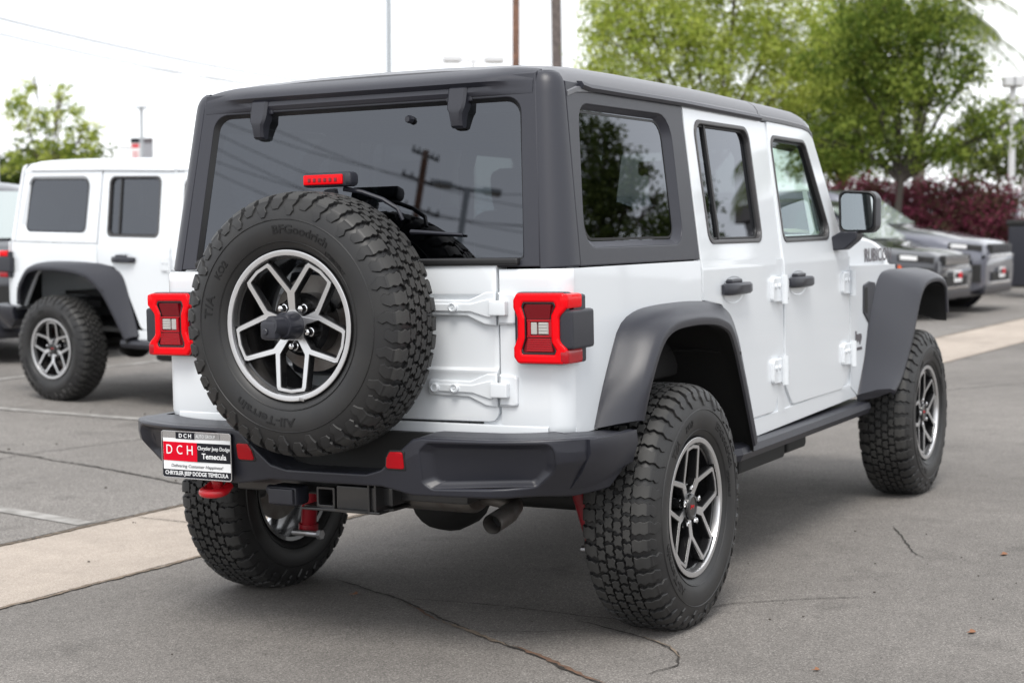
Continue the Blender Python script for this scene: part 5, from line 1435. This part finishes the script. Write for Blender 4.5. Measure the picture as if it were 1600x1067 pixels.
# left: loose light green tree, dark clipped bush and scrub
tree('garden_tree', 'loose bright green tree rising above the white car at the left', at(92, 47, .3), 2.6,
     [B(-.75, 4.7, .62, .75), B(.15, 4.4, .55, .7), B(.95, 4.2, .55, .75), B(-.2, 3.5, .95, .6), B(.9, 3.3, .5, .45), B(-1.15, 3.2, .40, .35), B(-.45, 5.5, .22, .35), B(.32, 5.1, .26, .3)], 120, 28, .065, .13, LV['green'][:2]+LV['lime'][:2], 31, .05, None, shell=.3)
tree('garden_bush', 'dark green bush at the left edge below the loose bright tree', at(12, 50, 0), .6, [B(-.9, 2.6, 1.1, 1.5), B(.2, 2.7, .8, 1.4), B(.9, 2.4, .5, 1.3)], 260, 34, .08, .22, LV['dark'], 32, .1, 'bushes beyond the lot', cat='bush', limbs=False)
tree('garden_bush', 'olive bush behind the roof of the all-white off-road car', at(118, 50, 0), .6, [B(-.9, 3.2, .9, 1.2), B(.3, 3.3, .7, 1.1), B(1.1, 3.0, .4, 1.1)], 240, 32, .08, .22, LV['olive'], 33, .1, 'bushes beyond the lot', cat='bush', limbs=False)
# maroon hedge behind the dark cars, shrub by shrub
lab = ['maroon shrub seen just beyond the wing mirror, first of the row', 'maroon shrub behind the screen of the dark grey car', 'maroon shrub beneath the mid-green tree trunk', 'brightest maroon shrub, over the bonnet of the dark grey car', 'rounded maroon shrub over the headlight of the dark grey car', 'last maroon shrub of the row, beside the iron fence']
for i, (u, D, h, w) in enumerate(((1330, 33.5, 2.30, .75), (1378, 33.0, 2.12, .75), (1420, 32.6, 2.15, .72), (1462, 32.2, 2.22, .75), (1505, 32.0, 2.08, .72), (1546, 31.8, 1.98, .55))):
    x, y, z = at(u, D, .3)
    tree('maroon_shrub', lab[i], (x, y, .2), .5, [(0, 0, h*.55, w, w, h*.40), (.3, -.2, h*.72, w*.6, w*.6, h*.24), (-.2, .25, h*.35, w*.8, w*.8, h*.3)], 190, 32, .045, .14, LV['maroon'], 50+i, .05, 'maroon shrubs in the planting bed', cat='shrub', limbs=False, shell=.7)
# palm behind the green tree
def palm(label, base, h, nf, fl, seed, droop=1.0, tr=.16, group=None, trunk=True):
    root = thing('palm_tree', label, 'palm', base, group=group); rr = random.Random(seed)
    t = MB(); t.tube([(0, 0, -.1), (0, 0, h*.5), (0, 0, h)], [tr*1.2, tr, tr*.95], 12)
    t.lathe([(h-.5 if h < 12 else h-3.15, tr), (h-.3 if h < 12 else h-2.95, tr*1.7), (h+.1, tr*1.9), (h+.3, tr*.8)], 12, axis='z'); t.build('trunk', mat('palm_bark', (.16, .135, .125), .9, bump=(14, .9, .02), noise=(5, (.10, .085, .08), .4, .6)), root)
    f = MB()
    for k in range(nf):
        a = 2*math.pi*k/nf+rr.uniform(-.2, .2); el = rr.uniform(.1, 1.3); L = fl*rr.uniform(.85, 1.1)
        d = Vector((math.cos(a), math.sin(a), 0)); P = []
        for i in range(15):
            q = i/14; P.append(d*(L*q*math.cos(el*.8))+Vector((0, 0, h+L*(math.sin(el)*q-droop*.75*q*q))))
        f.tube(P, [.03*(1-.85*i/14) for i in range(15)], 4)
        side = d.cross(Vector((0, 0, 1)))
        for i in range(2, 15):
            for m in range(4):
                p = P[i-1].lerp(P[i], m/4); lw = .62*math.sin(math.pi*(i-1+m/4)/15)**.6+.1
                for s in (-1, 1):
                    tip = p+side*s*lw*.75+(P[i]-P[i-1]).normalized()*lw*.45+Vector((0, 0, -lw*.55*rr.uniform(.5, 1.3)))
                    w_ = (P[i]-P[i-1]).normalized()*.016
                    f.add([p-w_, p+w_, tip], [(0, 1, 2)])
    f.build('fronds', LV['olive'][0], root, smooth=0, recalc=False)
    return root
palm('feather palm with drooping fronds behind the mid-green tree', at(1436, 42, 0), 6.3, 30, 3.0, 4, .95)
# slim palm trunk and wooden utility pole above the roof
def leaning(root): root.rotation_euler = (Vector((0, 0, 1)).rotation_difference(VERT)).to_euler()
x, y, z = at(878, 60); p = palm('tall slim palm trunk rising above the car roof', (x, y, 0), 13.2, 18, 2.0, 9, 1.1, .20)
def pole(name, label, cat, base, h, r0, r1, m):
    root = thing(name, label, cat, base); t = MB(); t.tube([(0, 0, -.1), (0, 0, h)], [r0, r1], 12); t.build('pole', m, root); leaning(root); return root
M_wood = mat('utility_pole_wood', (.24, .125, .085), .9, noise=(6, (.13, .075, .055), .4, .65), bump=(20, .6, .01))
M_grey = mat('galvanised_grey', (.42, .45, .48), .5, metal=.3)
M_pole_white = mat('pale_painted_metal', (.62, .63, .65), .5)
u1 = pole('utility_pole', 'brown wooden utility pole rising above the roof, left of the palm trunk', 'pole', at(808, 50), 13, .125, .11, M_wood)
c = MB(); c.box((0, 0, 12.2), (.1, 2.4, .12)); c.box((0, 0, 11.3), (.1, 2.0, .12)); c.build('cross_arm', M_wood, u1)
g_ = pole('light_pole', 'tall grey pole rising behind the left part of the roof', 'pole', at(611, 36), 14, .065, .055, M_grey)
c = MB(); c.box((.5, 0, 13.9), (.9, .35, .12), 0, .03); c.build('lamp_head', M_grey, g_)
def lot_lamp(label, base, h, arms, head=(.62, .36, .16), r=.05, rot=0.0, m=None, off=.35):
    root = thing('lot_lamp', label, 'lamp post', base, group='lamp posts round the lots'); t = MB(); t.tube([(0, 0, -.1), (0, 0, h)], [r*1.2, r], 10); t.build('post', m or M_pole_white, root)
    t = MB(); t.box((0, 0, .25), (.5, .5, .6), 0, .03); t.build('footing', M_conc, root)
    for a in arms:
        d = Vector((math.cos(a), math.sin(a), 0)); t = MB()
        t.tube([(0, 0, h-.05), d*max(off, .05)+Vector((0, 0, h))], r*.7, 8)
        t.box(d*(off+head[0]/2)+Vector((0, 0, h)), head, 0, .03, Matrix.Rotation(a, 3, 'Z')); ho = t.build('lamp_head', m or M_pole_white, root)
        t = MB(); t.box(d*(off+head[0]/2)+Vector((0, 0, h-head[2]/2-.002)), (head[0]*.8, head[1]*.8, .02), 0, .004, Matrix.Rotation(a, 3, 'Z')); t.build('lamp_glass', MT['lensclear'], ho)
    leaning(root); return root
ra = math.atan2(right.y, right.x)
lot_lamp('twin-headed lamp post peeping over the roof at its centre', at(742, 48), 6.5, (ra+.2, ra+math.pi+.2), (.55, .40, .18))
lot_lamp('pale lamp post at the right edge, the nearer and taller of two', at(1577, 42), 4.85, (ra, ra+math.pi), (.30, .42, .24), .075, off=-.06)
lot_lamp('pale lamp post at the very right edge, the farther and shorter of two', at(1597, 52), 5.1, (ra, ra+math.pi), (.36, .42, .26), .085, off=-.06)
lot_lamp('thin distant lamp post right of the loose bright tree', at(181, 75), 5.6, (ra, ), (.5, .3, .12), .045)
lot_lamp('thin pale lamp post at the left edge before the dark bush', at(2, 47), 4.3, (ra+math.pi, ), (.5, .3, .12), .06)
# lamp post with two banners
bl = thing('banner_post', 'slim lamp post carrying a pair of advertising banners, above the all-white off-road car', 'lamp post', at(228, 58)); t = MB(); t.tube([(0, 0, -.1), (0, 0, 6.0)], .06, 8); t.box((0, 0, 6.0), (.3, .3, .08)); t.build('post', M_grey, bl)
for s, m0 in ((-1, MT['platewhite']), (1, mat('banner_grey', (.30, .31, .34), .6))):
    d = right*s
    t = MB(); t.loft([[tuple(d*a+Vector((0, 0, z))+Vector((right.y, -right.x, 0))*w) for a, z in ((.07, 4.02), (.40, 4.02), (.40, 4.95), (.07, 4.95))] for w in (-.012, .012)], 0); o = t.build('banner', m0, bl)
    fr = Vector((right.y, -right.x, 0)); fr = fr if fr.dot(_C0-Vector(bl.location)) > 0 else -fr
    def pb(nm, z0, z1, a0, a1, m): q = MB(); q.loft([[tuple(d*a+Vector((0, 0, z))+fr*w) for a, z in ((a0, z0), (a1, z0), (a1, z1), (a0, z1))] for w in (.013, .02)], 0); q.build(nm, m, o, smooth=0)
    pb('banner_top_band', 4.78, 4.95, .07, .40, MT['plateblack'] if s < 0 else MT['decal'])
    if s < 0:
        pb('banner_print', 4.62, 4.74, .10, .36, MT['platered'])
        for i in range(3): pb('banner_print', 4.15+.13*i, 4.22+.13*i, .12, .34, mat('banner_pink', (.6, .2, .22), .6))
    else: pb('banner_foot', 4.02, 4.18, .07, .40, MT['plateblack'])
leaning(bl)
# iron fence at the right edge
fz = thing('iron_fence', 'black iron picket fence at the right edge behind the maroon shrubs', 'fence', at(1590, 34, .2))
t = MB()
for i in range(34):
    p = right*(-1.2+i*.13); t.box((p.x, p.y, .95), (.026, .026, 1.9))
for z in (.2, 1.72): t.tube([tuple(right*-1.3+Vector((0, 0, z))), tuple(right*3.2+Vector((0, 0, z)))], .02, 6)
t.build('pickets', MT['dark'], fz, smooth=0)
bn = thing('waste_container', 'dark container standing before the iron fence at the right edge', 'container', at(1622, 31, .15)); t = MB(); t.box((0, 0, .62), (.9, .9, 1.1), 0, .04); t.build('bin_body', MT['plastic'], bn); t = MB(); t.box((0, 0, 1.22), (.96, .96, .10), 0, .03); t.build('bin_lid', MT['dark'], bn)
# overhead wires at upper left
M_wire = mat('overhead_wire', (.30, .31, .33), .6)
def wire(label, P, r, group='overhead wires'):
    t = MB(); a, b, sag = Vector(P[0]), Vector(P[1]), P[2]
    t.tube([a.lerp(b, i/24)-Vector((0, 0, sag*4*(i/24)*(1-i/24))) for i in range(25)], r, 5)
    return tag(t.build('overhead_wire', M_wire), label, 'wire', group)
def px(u, v, D):
    q = fw+rt*((u-800)/2530.7)+up*((533.5-v)/2530.7); return _C0+q*D
wire('uppermost overhead wire at the upper left', (px(-90, 6, 30), px(800, 150, 56), .5), .022)
wire('middle overhead wire at the upper left', (px(-90, 32, 30), px(800, 170, 56), .45), .018)
wire('lowest and faintest overhead wire at the upper left', (px(-90, 60, 32), px(800, 160, 56), .25), .010)
# gliding bird
b_ = MB(); p = px(740, 22, 60)
for s in (-1, 1): b_.loft([[tuple(p+right*s*x+Vector((0, 0, z))+fw*w) for w in (-c_, c_)] for x, z, c_ in ((0, 0, .05), (.12, .03, .06), (.25, .02, .02))], 0, False, False)
b_.tube([tuple(p-fw*.12), tuple(p), tuple(p+fw*.14)], [.01, .035, .01], 6)
tag(b_.build('bird', MT['decal'], smooth=40), 'small bird gliding high above the roof', 'bird')
# ------------------------------------------------------------------ across the lane: things that show as reflections in the car's windows
def away(az, D, o=(0, 0)): return (o[0]+D*math.cos(R_(az)), o[1]+D*math.sin(R_(az)), 0)
G0 = (-.50, -.2)
up2 = pole('utility_pole', 'wooden pole with cross arms mirrored in the rear window of the black-topped car', 'pole', away(146.5, 42, G0), 15.35, .13, .10, M_wood)
sd = Vector((math.sin(R_(146.5)), -math.cos(R_(146.5)), 0))
c = MB()
for z, w in ((15.2, .42), (14.40, .62), (13.5, .7)):
    c.tube([tuple(-sd*w+Vector((0, 0, z-.1))), tuple(sd*w+Vector((0, 0, z+.1)))], .045, 6)
    for q in (-.9, -.5, .5, .9): c.tube([tuple(sd*w*q+Vector((0, 0, z+.1*q))), tuple(sd*w*q+Vector((0, 0, z+.16+.1*q)))], .03, 5)
c.build('cross_arm', MT['dark'], up2)
lot_lamp('twin-headed lamp post mirrored in the rear window of the black-topped car', away(148.5, 30, G0), 10.70, (R_(58), R_(238)), (.42, .34, .10), .07, m=M_grey)
for i, (a0, z0, a1, z1) in enumerate(((138, 14.2, 152, 13.6), (138, 13.8, 152, 12.9), (138, 15.1, 152, 14.4), (138, 13.1, 152, 12.6), (138, 13.4, 152, 13.9), (138, 14.6, 146.5, 14.85), (152, 14.0, 146.5, 14.7), (152, 13.0, 146.5, 13.9))):
    a, b = away(a0, 40, G0), away(a1, 43, G0)
    wire('sagging overhead wire mirrored in the rear window of the black-topped car', ((a[0], a[1], z0), (b[0], b[1], z1), .45 if i < 5 else .15), 0.013, 'wires mirrored in the rear window')
tree('shade_tree', 'dark bushy tree across the lane, mirrored in the rear side window', (18.2, -9.4, 0), 2.4,
     [(0, -.2, 5.3, .5, .55, .6), (0, .25, 4.9, .5, .45, .55), (0, -.5, 4.6, .5, .6, .7), (0, .55, 4.35, .4, .40, .4), (0, .1, 4.1, .6, .6, .55), (0, -.7, 3.7, .5, .6, .6), (0, .75, 3.75, .4, .38, .38), (0, .2, 3.35, .5, .55, .35), (0, .95, 3.25, .4, .35, .25), (0, -.3, 2.9, .6, .9, .3), (0, .95, 4.15, .35, .32, .35), (0, 1.2, 3.6, .3, .28, .3), (0, 1.25, 3.05, .35, .35, .3), (0, .62, 4.75, .3, .32, .35), (0, .35, 3.8, .5, .5, .5), (.9, 1.55, 3.5, .25, .22, .45), (.9, 1.45, 2.95, .25, .3, .3)], 700, 26, .040, .10, LV['olive']+LV['dark'][:1], 61, .06, shell=.35)
bd = thing('low_building', 'low grey building with lap siding across the lane, mirrored in the rear door window', 'building', (42.5, -11.2, 0))
t = MB(); t.box((0, 0, 2.45), (7, 6.4, 4.9)); t.build('wall', mat('grey_siding', (.16, .155, .16), .8), bd, smooth=0)
t = MB()
for i in range(20): t.box((-3.52, 0, .2+i*.24), (.03, 6.42, .18), 0, .004)
t.build('siding', mat('siding_board', (.22, .215, .22), .8), bd, smooth=0)
t = MB(); t.loft([[(-3.8, y, 4.9), (3.8, y, 4.9), (3.4, y, 5.4), (-3.4, y, 5.4)] for y in (-3.4, 3.4)], 0); t.build('roof', mat('dark_shingle', (.06, .055, .055), .9), bd, smooth=0)
palm('feather palm across the lane, mirrored in the front door window', (30.6, -9.9, 0), 5.2, 22, 1.7, 14, 1.0, .11)
